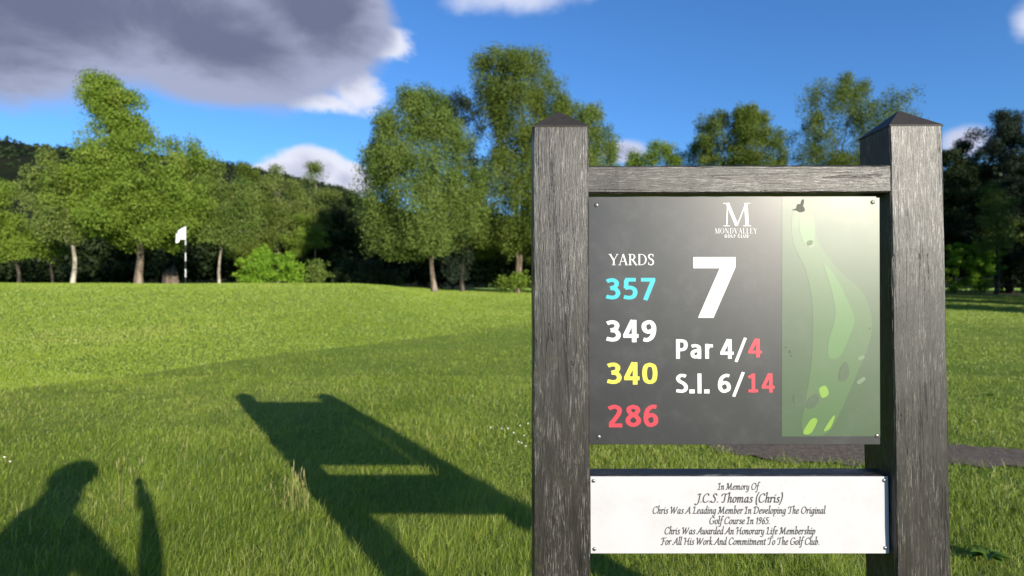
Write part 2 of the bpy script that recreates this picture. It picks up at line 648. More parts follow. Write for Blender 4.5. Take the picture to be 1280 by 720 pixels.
# the worn path: centre line and half width
PATH_C = np.array([(1.75, 5.02), (2.2, 4.98), (2.8, 4.93), (3.4, 4.88), (3.9, 4.80), (4.4, 4.60), (5.0, 4.25), (6.0, 3.7), (8.0, 2.9)])
PATH_W = np.array([0.10, 0.36, 0.37, 0.37, 0.36, 0.26, 0.20, 0.18, 0.18])


def path_dist(x, y):
    """distance to the path's centre line minus its local half width (negative inside)"""
    best = np.full(np.shape(x), 1e9)
    for i in range(len(PATH_C) - 1):
        a, b = PATH_C[i], PATH_C[i + 1]
        d = b - a
        t = np.clip(((x - a[0]) * d[0] + (y - a[1]) * d[1]) / (d @ d), 0, 1)
        q = np.hypot(x - a[0] - t * d[0], y - a[1] - t * d[1]) - (PATH_W[i] * (1 - t) + PATH_W[i + 1] * t)
        best = np.minimum(best, q)
    return best + 0.10 * (vnoise(x * 4.0, y * 4.0, 21) - 0.5) + 0.06 * (vnoise(x * 13, y * 13, 22) - 0.5)


def strip(name, cx, cy, w, mat, lift=0.004, cols=9):
    v, f = [], []
    n_ = len(cx)
    for i in range(n_):
        dx, dy = cx[min(i + 1, n_ - 1)] - cx[max(i - 1, 0)], cy[min(i + 1, n_ - 1)] - cy[max(i - 1, 0)]
        l_ = math.hypot(dx, dy)
        nx_, ny_ = -dy / l_, dx / l_
        for k in range(cols):
            s = (k / (cols - 1) * 2 - 1) * w[i]
            x, y = cx[i] + nx_ * s, cy[i] + ny_ * s
            v.append((x, y, hz(x, y) + lift))
    for i in range(n_ - 1):
        for k in range(cols - 1):
            a = i * cols + k
            f.append((a, a + 1, a + 1 + cols, a + cols))
    tag(link(name, np_mesh(name, np.array(v), [np.array(f)], smooth=True), mat), kind='structure')


tt = np.linspace(0, len(PATH_C) - 1, 60)
pw = np.interp(tt, range(len(PATH_W)), PATH_W) + 0.04 * np.sin(tt * 7.1) + 0.03 * np.sin(tt * 17.3)
strip('path', np.interp(tt, range(len(PATH_C)), PATH_C[:, 0]), np.interp(tt, range(len(PATH_C)), PATH_C[:, 1]), pw, M['dirt'], 0.012)
tx = np.linspace(18, 95, 80)
strip('track', tx, 46.5 + 0.8 * np.sin(tx * 0.12), np.full(80, 1.5), M['track'], 0.03)


# ------------------------------------------------------------------ grass
def blades(name, x, y, hgt, wid, var, lean_amt, rng, mat, wind=(0.8, 0.35)):
    n_ = len(x)
    z = height(x, y)
    base = np.stack([x, y, z - 0.004], -1)
    ang = rng.uniform(0, 2 * math.pi, n_)
    swirl = 3.0 * (vnoise(x * 1.3, y * 1.3, 71) - 0.5)
    wind = np.stack([np.cos(swirl) * wind[0], np.sin(swirl) * wind[0] + wind[1]], -1)
    ld = np.stack([np.cos(ang), np.sin(ang)], -1) * rng.uniform(0.3, 1.0, (n_, 1)) + wind * rng.uniform(0.2, 1.1, (n_, 1))
    lean = ld * (hgt * lean_amt * rng.uniform(0.5, 1.3, n_))[:, None]
    # width direction mostly across the line of sight, with scatter
    wa = rng.normal(0, 0.6, n_)
    wd = np.stack([np.cos(wa), np.sin(wa)], -1) * (wid * rng.uniform(0.6, 1.2, n_))[:, None] * 0.5
    up = np.sqrt(np.maximum(0.15, 1 - np.minimum(0.85, (np.linalg.norm(lean, axis=1) / np.maximum(hgt, 1e-4)) ** 2)))
    p1 = base.copy(); p1[:, :2] += lean * 0.32; p1[:, 2] += hgt * up * 0.62
    p2 = base.copy(); p2[:, :2] += lean; p2[:, 2] += hgt * up
    v = np.zeros((n_, 5, 3))
    v[:, 0] = base; v[:, 0, :2] -= wd
    v[:, 1] = base; v[:, 1, :2] += wd
    v[:, 2] = p1; v[:, 2, :2] += wd * 0.8
    v[:, 3] = p1; v[:, 3, :2] -= wd * 0.8
    v[:, 4] = p2
    k = np.arange(n_)[:, None] * 5
    me = np_mesh(name, v.reshape(-1, 3), [k + np.array([0, 1, 2, 3]), k + np.array([3, 2, 4])], np.repeat(var, 5))
    return link(name, me, mat)


def build_grass():
    rng = np.random.default_rng(4)
    C = GRASS_N
    Y = np.exp(np.concatenate([rng.uniform(math.log(1.1), math.log(2.4), C // 16), rng.uniform(math.log(2.4), math.log(9.0), C * 8 // 16), rng.uniform(math.log(8.0), math.log(46.0), C * 7 // 16)]))
    C = len(Y)
    x = rng.uniform(-1, 1, C) * (1.02 * Y + 0.8)
    keep = path_dist(x, Y) > rng.uniform(-0.16, 0.03, C)
    x, Y = x[keep], Y[keep]
    s = bank(x, Y)
    mown = sstep(-0.12, 0.14, s + 0.25 * (vnoise(x, Y, 31) - 0.5)) * sstep(12.0, 5.0, x)
    mown = np.maximum(mown, sstep(15.0, 24.0, Y) * 0.8)
    patch = vnoise(x * 1.3, Y * 1.3, 41) * 0.5 + vnoise(x * 4.5, Y * 4.5, 42) * 0.5
    big = vnoise(x * 0.28, Y * 0.28, 44)
    hgt = (0.018 + 0.085 * patch ** 1.7) * (0.75 + 0.5 * big) * rng.uniform(0.5, 1.25, len(x))
    tall = rng.random(len(x)) < 0.010
    hgt = np.where(tall, hgt * 1.8, hgt) * (1 + 0.5 * sstep(6.0, 3.0, Y))
    hgt = hgt * (1 - mown) + mown * rng.uniform(0.022, 0.036, len(x)) * (1 + 0.012 * Y)
    wid = (0.00062 + 0.0007 * mown) * Y * rng.uniform(0.7, 1.35, len(x)) + 0.0004
    yellow = vnoise(x * 0.5 + 3, Y * 0.28, 51) * 0.5 + vnoise(x * 2.2, Y * 1.3, 52) * 0.5
    var = 0.12 + 0.50 * yellow * (1 - 0.35 * mown) + 0.08 * mown + rng.normal(0, 0.18, len(x)) * (1 - 0.6 * mown) + 0.10 * mown
    straw = (vnoise(x * 1.6, Y * 1.1, 55) > 0.62) * (1 - mown)
    var += (rng.random(len(x)) < 0.06 + 0.14 * straw) * rng.uniform(0.2, 0.6, len(x)) * (1 - 0.7 * mown)
    var += mown * 0.20 * (vnoise(x * 0.25, Y * 0.5, 61) - 0.5) + mown * 0.06 * (np.abs(vnoise(x * 0.16, Y * 0.6, 62) - 0.5) < 0.07)
    lean = 1.35 - 0.95 * mown
    # longer loose blades lying over the rough
    m = 60000
    Y2 = np.exp(rng.uniform(math.log(1.3), math.log(9.0), m))
    x2 = rng.uniform(-1, 1, m) * (1.02 * Y2 + 0.8)
    ok = (path_dist(x2, Y2) > 0.03) & (bank(x2, Y2) < -0.1) & (vnoise(x2 * 0.8, Y2 * 0.8, 81) * 0.6 + vnoise(x2 * 2.5, Y2 * 2.5, 82) * 0.4 > rng.uniform(0.15, 0.75, m))
    x2, Y2 = x2[ok], Y2[ok]
    m = len(x2)
    track = (np.abs(Y - 46.5) < 2.2) & (x > 16)
    x, Y, hgt, wid, var, lean = [a[~track] for a in (x, Y, hgt, wid, var, lean)]
    x, Y = np.concatenate([x, x2]), np.concatenate([Y, Y2])
    hgt = np.concatenate([hgt, rng.uniform(0.05, 0.13, m)])
    wid = np.concatenate([wid, 0.00055 * Y2 * rng.uniform(0.7, 1.2, m) + 0.0006])
    var = np.concatenate([var, rng.uniform(0.35, 1.0, m)])
    lean = np.concatenate([lean, rng.uniform(1.0, 2.0, m)])
    var = np.clip(var, 0, 1)
    o = blades('grass', x, Y, hgt, wid, var, lean, rng, M['grass'])
    tag(o, 'thick green rough and mown turf grass covering the ground', 'grass', kind='stuff')


GRASS_N = 1000000
build_grass()


# ------------------------------------------------------------------ lettering: signed distance -> marching squares
def seg_dist(px, py, a, b):
    d = b - a
    l2 = max(d @ d, 1e-12)
    t = np.clip(((px - a[0]) * d[0] + (py - a[1]) * d[1]) / l2, 0, 1)
    return np.hypot(px - a[0] - t * d[0], py - a[1] - t * d[1])


def poly_sdf(px, py, loops):
    """negative inside; even-odd over closed loops"""
    d = np.full(px.shape, 1e9)
    ins = np.zeros(px.shape, bool)
    for lp in loops:
        m = len(lp)
        for i in range(m):
            a, b = lp[i], lp[(i + 1) % m]
            if abs(a[0] - b[0]) + abs(a[1] - b[1]) < 1e-9:
                continue
            d = np.minimum(d, seg_dist(px, py, a, b))
            c = ((a[1] > py) != (b[1] > py))
            if abs(b[1] - a[1]) > 1e-12:
                ins ^= c & (px < (b[0] - a[0]) * (py - a[1]) / (b[1] - a[1]) + a[0])
    return np.where(ins, -d, d)


def contour_mesh(d, x0, y0, h):
    """marching squares of field d<0 on a grid -> (verts2d, faces list); cells fully inside are merged along rows"""
    ny, nx = d.shape
    ins = d < 0
    V, F_ = [], []
    full = ins[:-1, :-1] & ins[1:, :-1] & ins[:-1, 1:] & ins[1:, 1:]
    some = (ins[:-1, :-1] | ins[1:, :-1] | ins[:-1, 1:] | ins[1:, 1:]) & ~full

    def add(poly):
        b = len(V)
        V.extend(poly)
        F_.append(tuple(range(b, b + len(poly))))
    for j in range(ny - 1):
        r = full[j]
        i = 0
        while i < nx - 1:
            if r[i]:
                k = i
                while k < nx - 1 and r[k]: k += 1
                add([(x0 + i * h, y0 + j * h), (x0 + k * h, y0 + j * h), (x0 + k * h, y0 + (j + 1) * h), (x0 + i * h, y0 + (j + 1) * h)])
                i = k
            else:
                i += 1
    for j, i in zip(*np.nonzero(some)):
        cs = [(i, j), (i + 1, j), (i + 1, j + 1), (i, j + 1)]
        poly = []
        for q in range(4):
            a, b = cs[q], cs[(q + 1) % 4]
            da, db = d[a[1], a[0]], d[b[1], b[0]]
            if da < 0: poly.append((x0 + a[0] * h, y0 + a[1] * h))
            if (da < 0) != (db < 0):
                t = da / (da - db)
                poly.append((x0 + (a[0] + t * (b[0] - a[0])) * h, y0 + (a[1] + t * (b[1] - a[1])) * h))
        if len(poly) >= 3: add(poly)
    return V, F_


def font_loops(text, spacing=1.0):
    """outline loops of the built-in typeface, unit em"""
    c = bpy.data.curves.new('glyphs', 'FONT')
    c.body = text
    c.space_character = spacing
    c.resolution_u = 6
    c.fill_mode = 'NONE'
    o = bpy.data.objects.new('glyphs', c)
    COL.objects.link(o)
    bpy.context.view_layer.update()
    me = o.to_mesh()
    adj = {}
    for e in me.edges:
        a, b = e.vertices
        adj.setdefault(a, []).append(b); adj.setdefault(b, []).append(a)
    co = [np.array((v.co.x, v.co.y)) for v in me.vertices]
    seen, loops = set(), []
    for s in adj:
        if s in seen: continue
        lp, cur, prev = [], s, None
        while cur not in seen:
            seen.add(cur); lp.append(co[cur])
            nxt = [q for q in adj[cur] if q != prev and q not in seen]
            if not nxt: break
            prev, cur = cur, nxt[0]
        loops.append(lp)
    o.to_mesh_clear()
    bpy.data.objects.remove(o)
    bpy.data.curves.remove(c)
    return loops


def loops_to_shape(loops, bold=0.0, res=90):
    P = np.concatenate([np.array(l_) for l_ in loops])
    lo, hi = P.min(0) - bold - 0.04, P.max(0) + bold + 0.04
    h = 1.0 / res
    gx, gy = np.arange(lo[0], hi[0] + h, h), np.arange(lo[1], hi[1] + h, h)
    X, Y = np.meshgrid(gx, gy)
    d = np.full(X.shape, 1e9)
    # glyph by glyph for speed: group loops by x overlap
    order = sorted(loops, key=lambda l_: min(p[0] for p in l_))
    groups = []
    for l_ in order:
        a, b = min(p[0] for p in l_), max(p[0] for p in l_)
        if groups and a < groups[-1][1] - 0.02:
            groups[-1][2].append(l_); groups[-1][1] = max(groups[-1][1], b)
        else:
            groups.append([a, b, [l_]])
    for a, b, ls in groups:
        m = (gx > a - 0.15) & (gx < b + 0.15)
        sub = poly_sdf(X[:, m], Y[:, m], ls)
        d[:, m] = np.minimum(d[:, m], sub)
    return contour_mesh(d - bold, lo[0], lo[1], h)


def catmull(pts, n=7):
    p = np.array(pts, float)
    if len(p) < 3: return p
    q = np.vstack([2 * p[0] - p[1], p, 2 * p[-1] - p[-2]])
    out = []
    for i in range(1, len(q) - 2):
        for t in np.linspace(0, 1, n, endpoint=False):
            a, b, c, d = q[i - 1], q[i], q[i + 1], q[i + 2]
            out.append(0.5 * (2 * b + (c - a) * t + (2 * a - 5 * b + 4 * c - d) * t * t + (3 * b - a - 3 * c + d) * t ** 3))
    out.append(q[-2])
    return np.array(out)


# cursive italic skeletons: advance, strokes (x-height .46, capitals .74, ascender .86)
S = {
    'n': (.40, [[(.02, .38), (.08, .45), (.10, .36), (.07, .0)], [(.09, .25), (.20, .42), (.29, .44), (.29, .30), (.26, .06), (.30, .0), (.36, .06)]]),
    'm': (.60, [[(.02, .38), (.08, .45), (.10, .36), (.07, .0)], [(.09, .25), (.18, .42), (.26, .44), (.27, .30), (.25, .0)], [(.27, .25), (.36, .42), (.45, .44), (.46, .30), (.43, .06), (.47, .0), (.54, .06)]]),
    'h': (.40, [[(.06, .80), (.14, .86), (.13, .70), (.07, .0)], [(.09, .25), (.20, .42), (.29, .44), (.29, .30), (.26, .06), (.30, .0), (.36, .06)]]),
    'r': (.30, [[(.02, .38), (.08, .45), (.10, .36), (.07, .0)], [(.09, .25), (.17, .42), (.24, .45), (.29, .40)]]),
    'i': (.20, [[(.02, .38), (.08, .45), (.10, .36), (.07, .08), (.11, .0), (.17, .06)], [(.11, .61), (.15, .66)]]),
    'u': (.40, [[(.02, .38), (.08, .45), (.09, .32), (.08, .06), (.15, .0), (.26, .12), (.30, .44)], [(.30, .44), (.27, .08), (.31, .0), (.37, .06)]]),
    'w': (.54, [[(.02, .38), (.08, .45), (.09, .30), (.09, .06), (.16, .0), (.25, .12), (.28, .42)], [(.28, .42), (.26, .08), (.33, .0), (.44, .12), (.47, .36), (.42, .45)]]),
    'v': (.36, [[(.02, .38), (.08, .45), (.10, .34), (.12, .0)], [(.12, .0), (.25, .16), (.31, .36), (.27, .45)]]),
    'a': (.40, [[(.29, .40), (.22, .45), (.11, .38), (.05, .20), (.07, .04), (.13, .0), (.22, .10), (.29, .30)], [(.31, .45), (.27, .10), (.30, .0), (.36, .06)]]),
    'd': (.40, [[(.29, .40), (.22, .45), (.11, .38), (.05, .20), (.07, .04), (.13, .0), (.22, .10), (.29, .30)], [(.34, .84), (.27, .10), (.30, .0), (.36, .06)]]),
    'g': (.39, [[(.29, .40), (.22, .45), (.11, .38), (.05, .20), (.07, .04), (.13, .0), (.22, .10), (.29, .30)], [(.31, .45), (.27, .0), (.20, -.22), (.08, -.28), (.0, -.22)]]),
    'y': (.38, [[(.02, .38), (.08, .45), (.09, .32), (.08, .06), (.15, .0), (.26, .12), (.30, .44)], [(.30, .44), (.26, .0), (.19, -.22), (.08, -.28), (.0, -.22)]]),
    'e': (.34, [[(.06, .20), (.20, .26), (.28, .36), (.22, .45), (.11, .38), (.05, .18), (.08, .03), (.17, .0), (.28, .09)]]),
    'o': (.37, [[(.20, .45), (.10, .38), (.05, .18), (.09, .02), (.16, .0), (.26, .08), (.31, .28), (.28, .42), (.20, .45)]]),
    's': (.31, [[(.27, .40), (.20, .45), (.12, .40), (.12, .30), (.22, .18), (.22, .06), (.13, .0), (.04, .05)]]),
    'c': (.31, [[(.28, .40), (.20, .45), (.10, .36), (.05, .18), (.08, .03), (.17, .0), (.27, .09)]]),
    'b': (.38, [[(.06, .80), (.13, .86), (.12, .70), (.07, .08), (.14, .0), (.25, .10), (.30, .28), (.26, .44), (.18, .42), (.09, .26)]]),
    'p': (.39, [[(.02, .38), (.08, .45), (.10, .36), (.04, -.28)], [(.09, .24), (.19, .42), (.28, .44), (.31, .28), (.25, .08), (.16, .0), (.08, .05)]]),
    'l': (.20, [[(.06, .80), (.13, .86), (.12, .70), (.07, .08), (.11, .0), (.17, .06)]]),
    'f': (.27, [[(.36, .80), (.28, .87), (.20, .76), (.13, .30), (.08, -.18), (.0, -.28), (-.08, -.24)], [(.03, .43), (.28, .44)]]),
    't': (.26, [[(.16, .60), (.09, .12), (.12, .0), (.21, .07)], [(.02, .43), (.25, .44)]]),
    'k': (.38, [[(.06, .80), (.13, .86), (.12, .70), (.07, .0)], [(.29, .44), (.10, .22)], [(.13, .24), (.26, .02), (.36, .04)]]),
    'I': (.36, [[(.04, .60), (.10, .73), (.26, .72)], [(.20, .72), (.13, .02)], [(.0, .02), (.10, .0), (.25, .02)]]),
    'M': (.78, [[(.0, .03), (.08, .03), (.18, .40), (.22, .72)], [(.22, .72), (.32, .04)], [(.32, .04), (.60, .72)], [(.60, .72), (.58, .10), (.63, .0), (.71, .06)], [(.10, .58), (.14, .72), (.22, .72)]]),
    'O': (.62, [[(.34, .74), (.16, .62), (.06, .34), (.12, .06), (.28, .0), (.46, .12), (.56, .42), (.50, .66), (.34, .74)]]),
    'J': (.36, [[(.14, .66), (.22, .73), (.38, .72)], [(.30, .72), (.24, .10), (.14, -.16), (.0, -.20), (-.05, -.12)]]),
    'C': (.54, [[(.50, .60), (.44, .73), (.32, .74), (.15, .60), (.06, .32), (.12, .06), (.26, .0), (.40, .06), (.48, .14)]]),
    'S': (.46, [[(.44, .62), (.38, .73), (.26, .74), (.17, .62), (.22, .48), (.33, .32), (.32, .10), (.20, .0), (.06, .02), (.0, .12)]]),
    'T': (.50, [[(.02, .56), (.06, .70), (.20, .73), (.40, .72), (.56, .76)], [(.31, .72), (.24, .10), (.17, .01), (.06, .03)]]),
    'W': (.80, [[(.02, .62), (.10, .73), (.14, .60), (.16, .02)], [(.16, .02), (.42, .66)], [(.42, .70), (.44, .02)], [(.44, .02), (.66, .44), (.76, .72)]]),
    'A': (.58, [[(-.04, .06), (.04, .02), (.16, .20), (.42, .74)], [(.42, .74), (.44, .10), (.48, .0), (.56, .06)], [(.14, .26), (.44, .28)]]),
    'L': (.48, [[(.06, .62), (.14, .74), (.22, .72)], [(.22, .72), (.14, .04)], [(.02, .02), (.14, .03), (.34, .0), (.46, .08)]]),
    'D': (.62, [[(.18, .66), (.12, .02)], [(.02, .60), (.12, .72), (.32, .74), (.52, .58), (.54, .32), (.40, .08), (.20, .0), (.04, .03)]]),
    'G': (.60, [[(.52, .62), (.46, .73), (.32, .74), (.15, .60), (.06, .32), (.12, .06), (.28, .0), (.46, .08), (.50, .32)], [(.36, .32), (.58, .33)]]),
    'H': (.68, [[(.02, .60), (.10, .73), (.22, .72)], [(.22, .72), (.14, .0)], [(.17, .37), (.54, .39)], [(.62, .74), (.52, .60), (.50, .08), (.54, .0), (.62, .06)]]),
    'F': (.46, [[(.02, .58), (.08, .71), (.24, .73), (.40, .72), (.52, .76)], [(.24, .72), (.15, .06), (.08, -.02), (.0, .02)], [(.18, .38), (.40, .39)]]),
    '1': (.30, [[(.08, .56), (.20, .70)], [(.20, .70), (.15, .0)]]),
    '9': (.38, [[(.30, .60), (.20, .70), (.09, .60), (.08, .44), (.17, .36), (.28, .46), (.31, .62)], [(.31, .62), (.27, .30), (.17, .06), (.06, .0)]]),
    '6': (.38, [[(.32, .70), (.18, .58), (.08, .30), (.08, .08), (.16, .0), (.28, .10), (.30, .28), (.22, .38), (.10, .28)]]),
    '5': (.38, [[(.34, .70), (.15, .69)], [(.15, .69), (.11, .42)], [(.11, .42), (.22, .44), (.30, .32), (.26, .10), (.14, .0), (.03, .04)]]),
    '.': (.17, [[(.05, .01), (.09, .05)]]),
    '(': (.24, [[(.24, .86), (.12, .60), (.07, .25), (.10, -.10), (.15, -.20)]]),
    ')': (.24, [[(.12, .86), (.18, .60), (.15, .25), (.06, -.05), (-.02, -.20)]]),
    ' ': (.20, []),
}


def script_shape(text, res=46, nib=(0.060, 0.030), shear=0.10):
    """broad-nib sweep of the skeletons"""
    ca, sa = math.cos(R(38)), math.sin(R(38))
    strokes, x = [], 0.0
    for ch in text:
        adv, ss = S[ch]
        for s in ss:
            p = catmull(s) if len(s) > 2 else np.array(s, float)
            p = p + np.array([x, 0.0])
            p[:, 0] += shear * p[:, 1]
            strokes.append(p)
        x += adv
    P = np.concatenate(strokes)
    lo, hi = P.min(0) - 0.1, P.max(0) + 0.1
    h = 1.0 / res
    gx, gy = np.arange(lo[0], hi[0] + h, h), np.arange(lo[1], hi[1] + h, h)
    X, Y = np.meshgrid(gx, gy)
    d = np.full(X.shape, 1e9)

    def warp(px, py):
        return (px * ca + py * sa) / nib[0], (-px * sa + py * ca) / nib[1]
    for p in strokes:
        m = (gx > p[:, 0].min() - 0.12) & (gx < p[:, 0].max() + 0.12)
        U, W_ = warp(X[:, m], Y[:, m])
        pu, pw_ = warp(p[:, 0], p[:, 1])
        q = np.stack([pu, pw_], -1)
        sub = d[:, m]
        for i in range(len(q) - 1):
            sub = np.minimum(sub, seg_dist(U, W_, q[i], q[i + 1]) - 1.0)
        d[:, m] = sub
    V, Fc = contour_mesh(d, lo[0], lo[1], h)
    return V, Fc


# upright bold figures: advance, strokes; figure height 1
B = {
    '0': (.62, [[(.30, .885), (.16, .80), (.115, .50), (.16, .20), (.30, .115), (.44, .20), (.485, .50), (.44, .80), (.30, .885)]]),
    '1': (.62, [[(.10, .77), (.30, .90)], [(.30, .98), (.30, .0)], [(.09, .09), (.50, .09)]]),
    '2': (.62, [[(.06, .80), (.16, .87), (.30, .885), (.43, .78), (.40, .58), (.27, .36), (.12, .14)], [(.06, .09), (.53, .09)]]),
    '3': (.62, [[(.07, .83), (.18, .88), (.32, .88), (.42, .77), (.37, .60), (.20, .53)], [(.20, .53), (.38, .49), (.47, .32), (.40, .16), (.25, .115), (.05, .16)]]),
    '4': (.62, [[(.36, .98), (.09, .30)], [(.02, .28), (.56, .28)], [(.405, .99), (.405, .0)]]),
    '5': (.62, [[(.48, .905), (.10, .905)], [(.145, .90), (.13, .52)], [(.10, .535), (.28, .56), (.42, .48), (.455, .32), (.39, .16), (.24, .11), (.05, .14)]]),
    '6': (.62, [[(.49, .87), (.36, .895), (.20, .78), (.125, .54), (.125, .30), (.20, .14), (.31, .11), (.44, .19), (.47, .33), (.42, .48), (.30, .54), (.14, .45)]]),
    '7': (.62, [[(.04, .905), (.55, .905)], [(.48, .90), (.19, .0)]]),
    '8': (.62, [[(.30, .89), (.17, .84), (.14, .73), (.21, .60), (.38, .49), (.48, .35), (.46, .20), (.30, .11), (.14, .19), (.11, .34), (.21, .49), (.38, .59), (.46, .73), (.42, .84), (.30, .89)]]),
    '9': (.62, [[(.11, .13), (.25, .105), (.40, .22), (.475, .46), (.475, .70), (.40, .86), (.29, .89), (.16, .81), (.13, .67), (.18, .52), (.30, .46), (.46, .55)]]),
    'P': (.62, [[(.14, .99), (.14, .0)], [(.14, .905), (.30, .905), (.42, .85), (.455, .70), (.42, .53), (.30, .46), (.14, .46)]]),
    'a': (.56, [[(.07, .62), (.20, .665), (.33, .62), (.375, .50), (.375, .0)], [(.375, .40), (.22, .40), (.11, .31), (.12, .15), (.22, .09), (.375, .17)]]),
    'r': (.40, [[(.13, .75), (.13, .0)], [(.13, .50), (.22, .64), (.37, .655)]]),
    'S': (.54, [[(.43, .85), (.33, .89), (.20, .88), (.12, .76), (.17, .62), (.33, .50), (.42, .37), (.41, .20), (.28, .11), (.05, .14)]]),
    'I': (.30, [[(.14, .99), (.14, .0)]]),
    '.': (.28, [[(.125, .0), (.125, .20)]]),
    '/': (.46, [[(.42, 1.06), (.03, -.16)]]),
    ' ': (.24, []),
}


def bold_shape(text, w=0.178, res=70):
    """even strokes with flat ends"""
    r = w / 2
    strokes, x = [], 0.0
    for ch in text:
        adv, ss = B[ch]
        for q in ss:
            p = catmull(q, 8) if len(q) > 2 else np.array(q, float)
            strokes.append((p + np.array([x, 0.0]), 0.105 if ch == '.' else r * (0.80 if ch == '/' else 1.0)))
        x += adv
    P = np.concatenate([p for p, _ in strokes])
    lo, hi = P.min(0) - 0.16, P.max(0) + 0.16
    h = 1.0 / res
    gx, gy = np.arange(lo[0], hi[0] + h, h), np.arange(lo[1], hi[1] + h, h)
    X, Y = np.meshgrid(gx, gy)
    d = np.full(X.shape, 1e9)
    for p, rr in strokes:
        m = (gx > p[:, 0].min() - 0.2) & (gx < p[:, 0].max() + 0.2)
        x_, y_ = X[:, m], Y[:, m]
        q = np.full(x_.shape, 1e9)
        closed = np.hypot(*(p[0] - p[-1])) < 1e-6
        arc = np.concatenate([[0], np.cumsum(np.hypot(*np.diff(p, axis=0).T))])
        for i in range(len(p) - 1):
            e = seg_dist(x_, y_, p[i], p[i + 1]) - rr
            for a, b, run in ((p[0], p[1], arc[i]), (p[-1], p[-2], arc[-1] - arc[i + 1])):
                if not closed and run < rr * 1.3:
                    t = (a - b) / np.linalg.norm(a - b)
                    e = np.maximum(e, (x_ - a[0]) * t[0] + (y_ - a[1]) * t[1])
            q = np.minimum(q, e)
        d[:, m] = np.minimum(d[:, m], q)
    return contour_mesh(d, lo[0], lo[1], h)


def quad(a, b, wa, wb=None):
    """a straight stroke with flat ends as a loop"""
    a, b = np.array(a, float), np.array(b, float)
    d = b - a
    nrm = np.array([-d[1], d[0]]) / (np.linalg.norm(d) + 1e-9)
    wb = wa if wb is None else wb
    return [a + nrm * wa / 2, b + nrm * wb / 2, b - nrm * wb / 2, a - nrm * wa / 2]


def bowl(cx, cy, rx, ry, thick, thin, a0=0, a1=360, n=26):
    """a ring segment, thick at its sides and thin at top and bottom, as outer+inner loop"""
    o_, i_ = [], []
    for t in np.linspace(R(a0), R(a1), n):
        c, s = math.cos(t), math.sin(t)
        w = thin + (thick - thin) * abs(c)
        o_.append(np.array((cx + rx * c, cy + ry * s)))
        i_.append(np.array((cx + (rx - w) * c, cy + (ry - min(w, thin)) * s)))
    return o_ + i_[::-1]


def serif(x, y, w, h=0.035):
    return [np.array(p) for p in ((x - w / 2, y), (x + w / 2, y), (x + w / 2, y + h), (x - w / 2, y + h))]


def roman(ch):
    """(advance, list of loops unioned) of a light roman capital, height 1"""
    T, t = 0.13, 0.05
    L = []
    if ch == 'Y':
        return .80, [quad((.10, .99), (.41, .44), T), quad((.72, .99), (.42, .44), t), quad((.41, .5), (.41, 0), T), serif(.10, .965, .26), serif(.70, .965, .22), serif(.41, 0, .32)]
    if ch == 'A':
        return .80, [quad((.39, 1.0), (.68, 0), T), quad((.39, 1.0), (.10, 0), t), quad((.20, .34), (.58, .34), t), serif(.10, 0, .24), serif(.68, 0, .28)]
    if ch == 'R':
        return .76, [quad((.18, 0), (.18, 1), T), bowl(.34, .745, .27, .255, T, t, -90, 90), quad((.12, .975), (.36, .975), t), quad((.18, .51), (.36, .51), t), quad((.36, .52), (.68, 0), T), serif(.18, 0, .30), serif(.10, .965, .2), serif(.70, 0, .2)]
    if ch == 'D':
        return .86, [quad((.18, 0), (.18, 1), T), bowl(.34, .5, .45, .5, T, t, -90, 90), quad((.10, .975), (.36, .975), t), quad((.10, .025), (.36, .025), t)]
    if ch == 'S':
        pts = catmull([(.47, .80), (.42, .94), (.28, .98), (.13, .90), (.11, .74), (.22, .58), (.40, .46), (.48, .30), (.44, .10), (.30, .02), (.15, .05), (.08, .22)], 5)
        q = []
        for i in range(len(pts) - 1):
            f = math.sin(math.pi * i / (len(pts) - 1)) ** 2
            q.append(quad(pts[i], pts[i + 1] + (pts[i + 1] - pts[i]) * 0.25, t + (T - t) * f))
        return .60, q + [quad((.475, .72), (.475, .97), t * .8), quad((.08, .04), (.08, .28), t * .8)]
    if ch == 'M':
        return 1.0, [quad((.18, .99), (.14, 0), t), quad((.17, 1.0), (.50, .02), T), quad((.83, 1.0), (.50, .02), t), quad((.82, 1), (.86, 0), T), serif(.14, 0, .24), serif(.86, 0, .30), serif(.11, .965, .2), serif(.89, .965, .2)]
    if ch == 'O':
        return .90, [bowl(.44, .5, .40, .51, T, t)]
    if ch == 'N':
        return .88, [quad((.16, 1), (.16, 0), t), quad((.14, 1), (.70, 0), T), quad((.70, 1), (.70, 0), t), serif(.16, 0, .22), serif(.09, .965, .2), serif(.70, .965, .24)]
    if ch == 'V':
        return .78, [quad((.10, 1), (.40, 0), T), quad((.70, 1), (.40, 0), t), serif(.10, .965, .26), serif(.70, .965, .2)]
    if ch == 'L':
        return .64, [quad((.18, 0), (.18, 1), T), quad((.12, .025), (.56, .025), t), quad((.55, 0), (.57, .22), t), serif(.18, .965, .28), serif(.12, 0, .2)]
    if ch == 'E':
        return .66, [quad((.18, 0), (.18, 1), T), quad((.10, .025), (.56, .025), t), quad((.10, .975), (.54, .975), t), quad((.18, .52), (.44, .52), t), quad((.57, 0), (.58, .2), t), quad((.54, 1), (.55, .8), t)]
    return .5, []


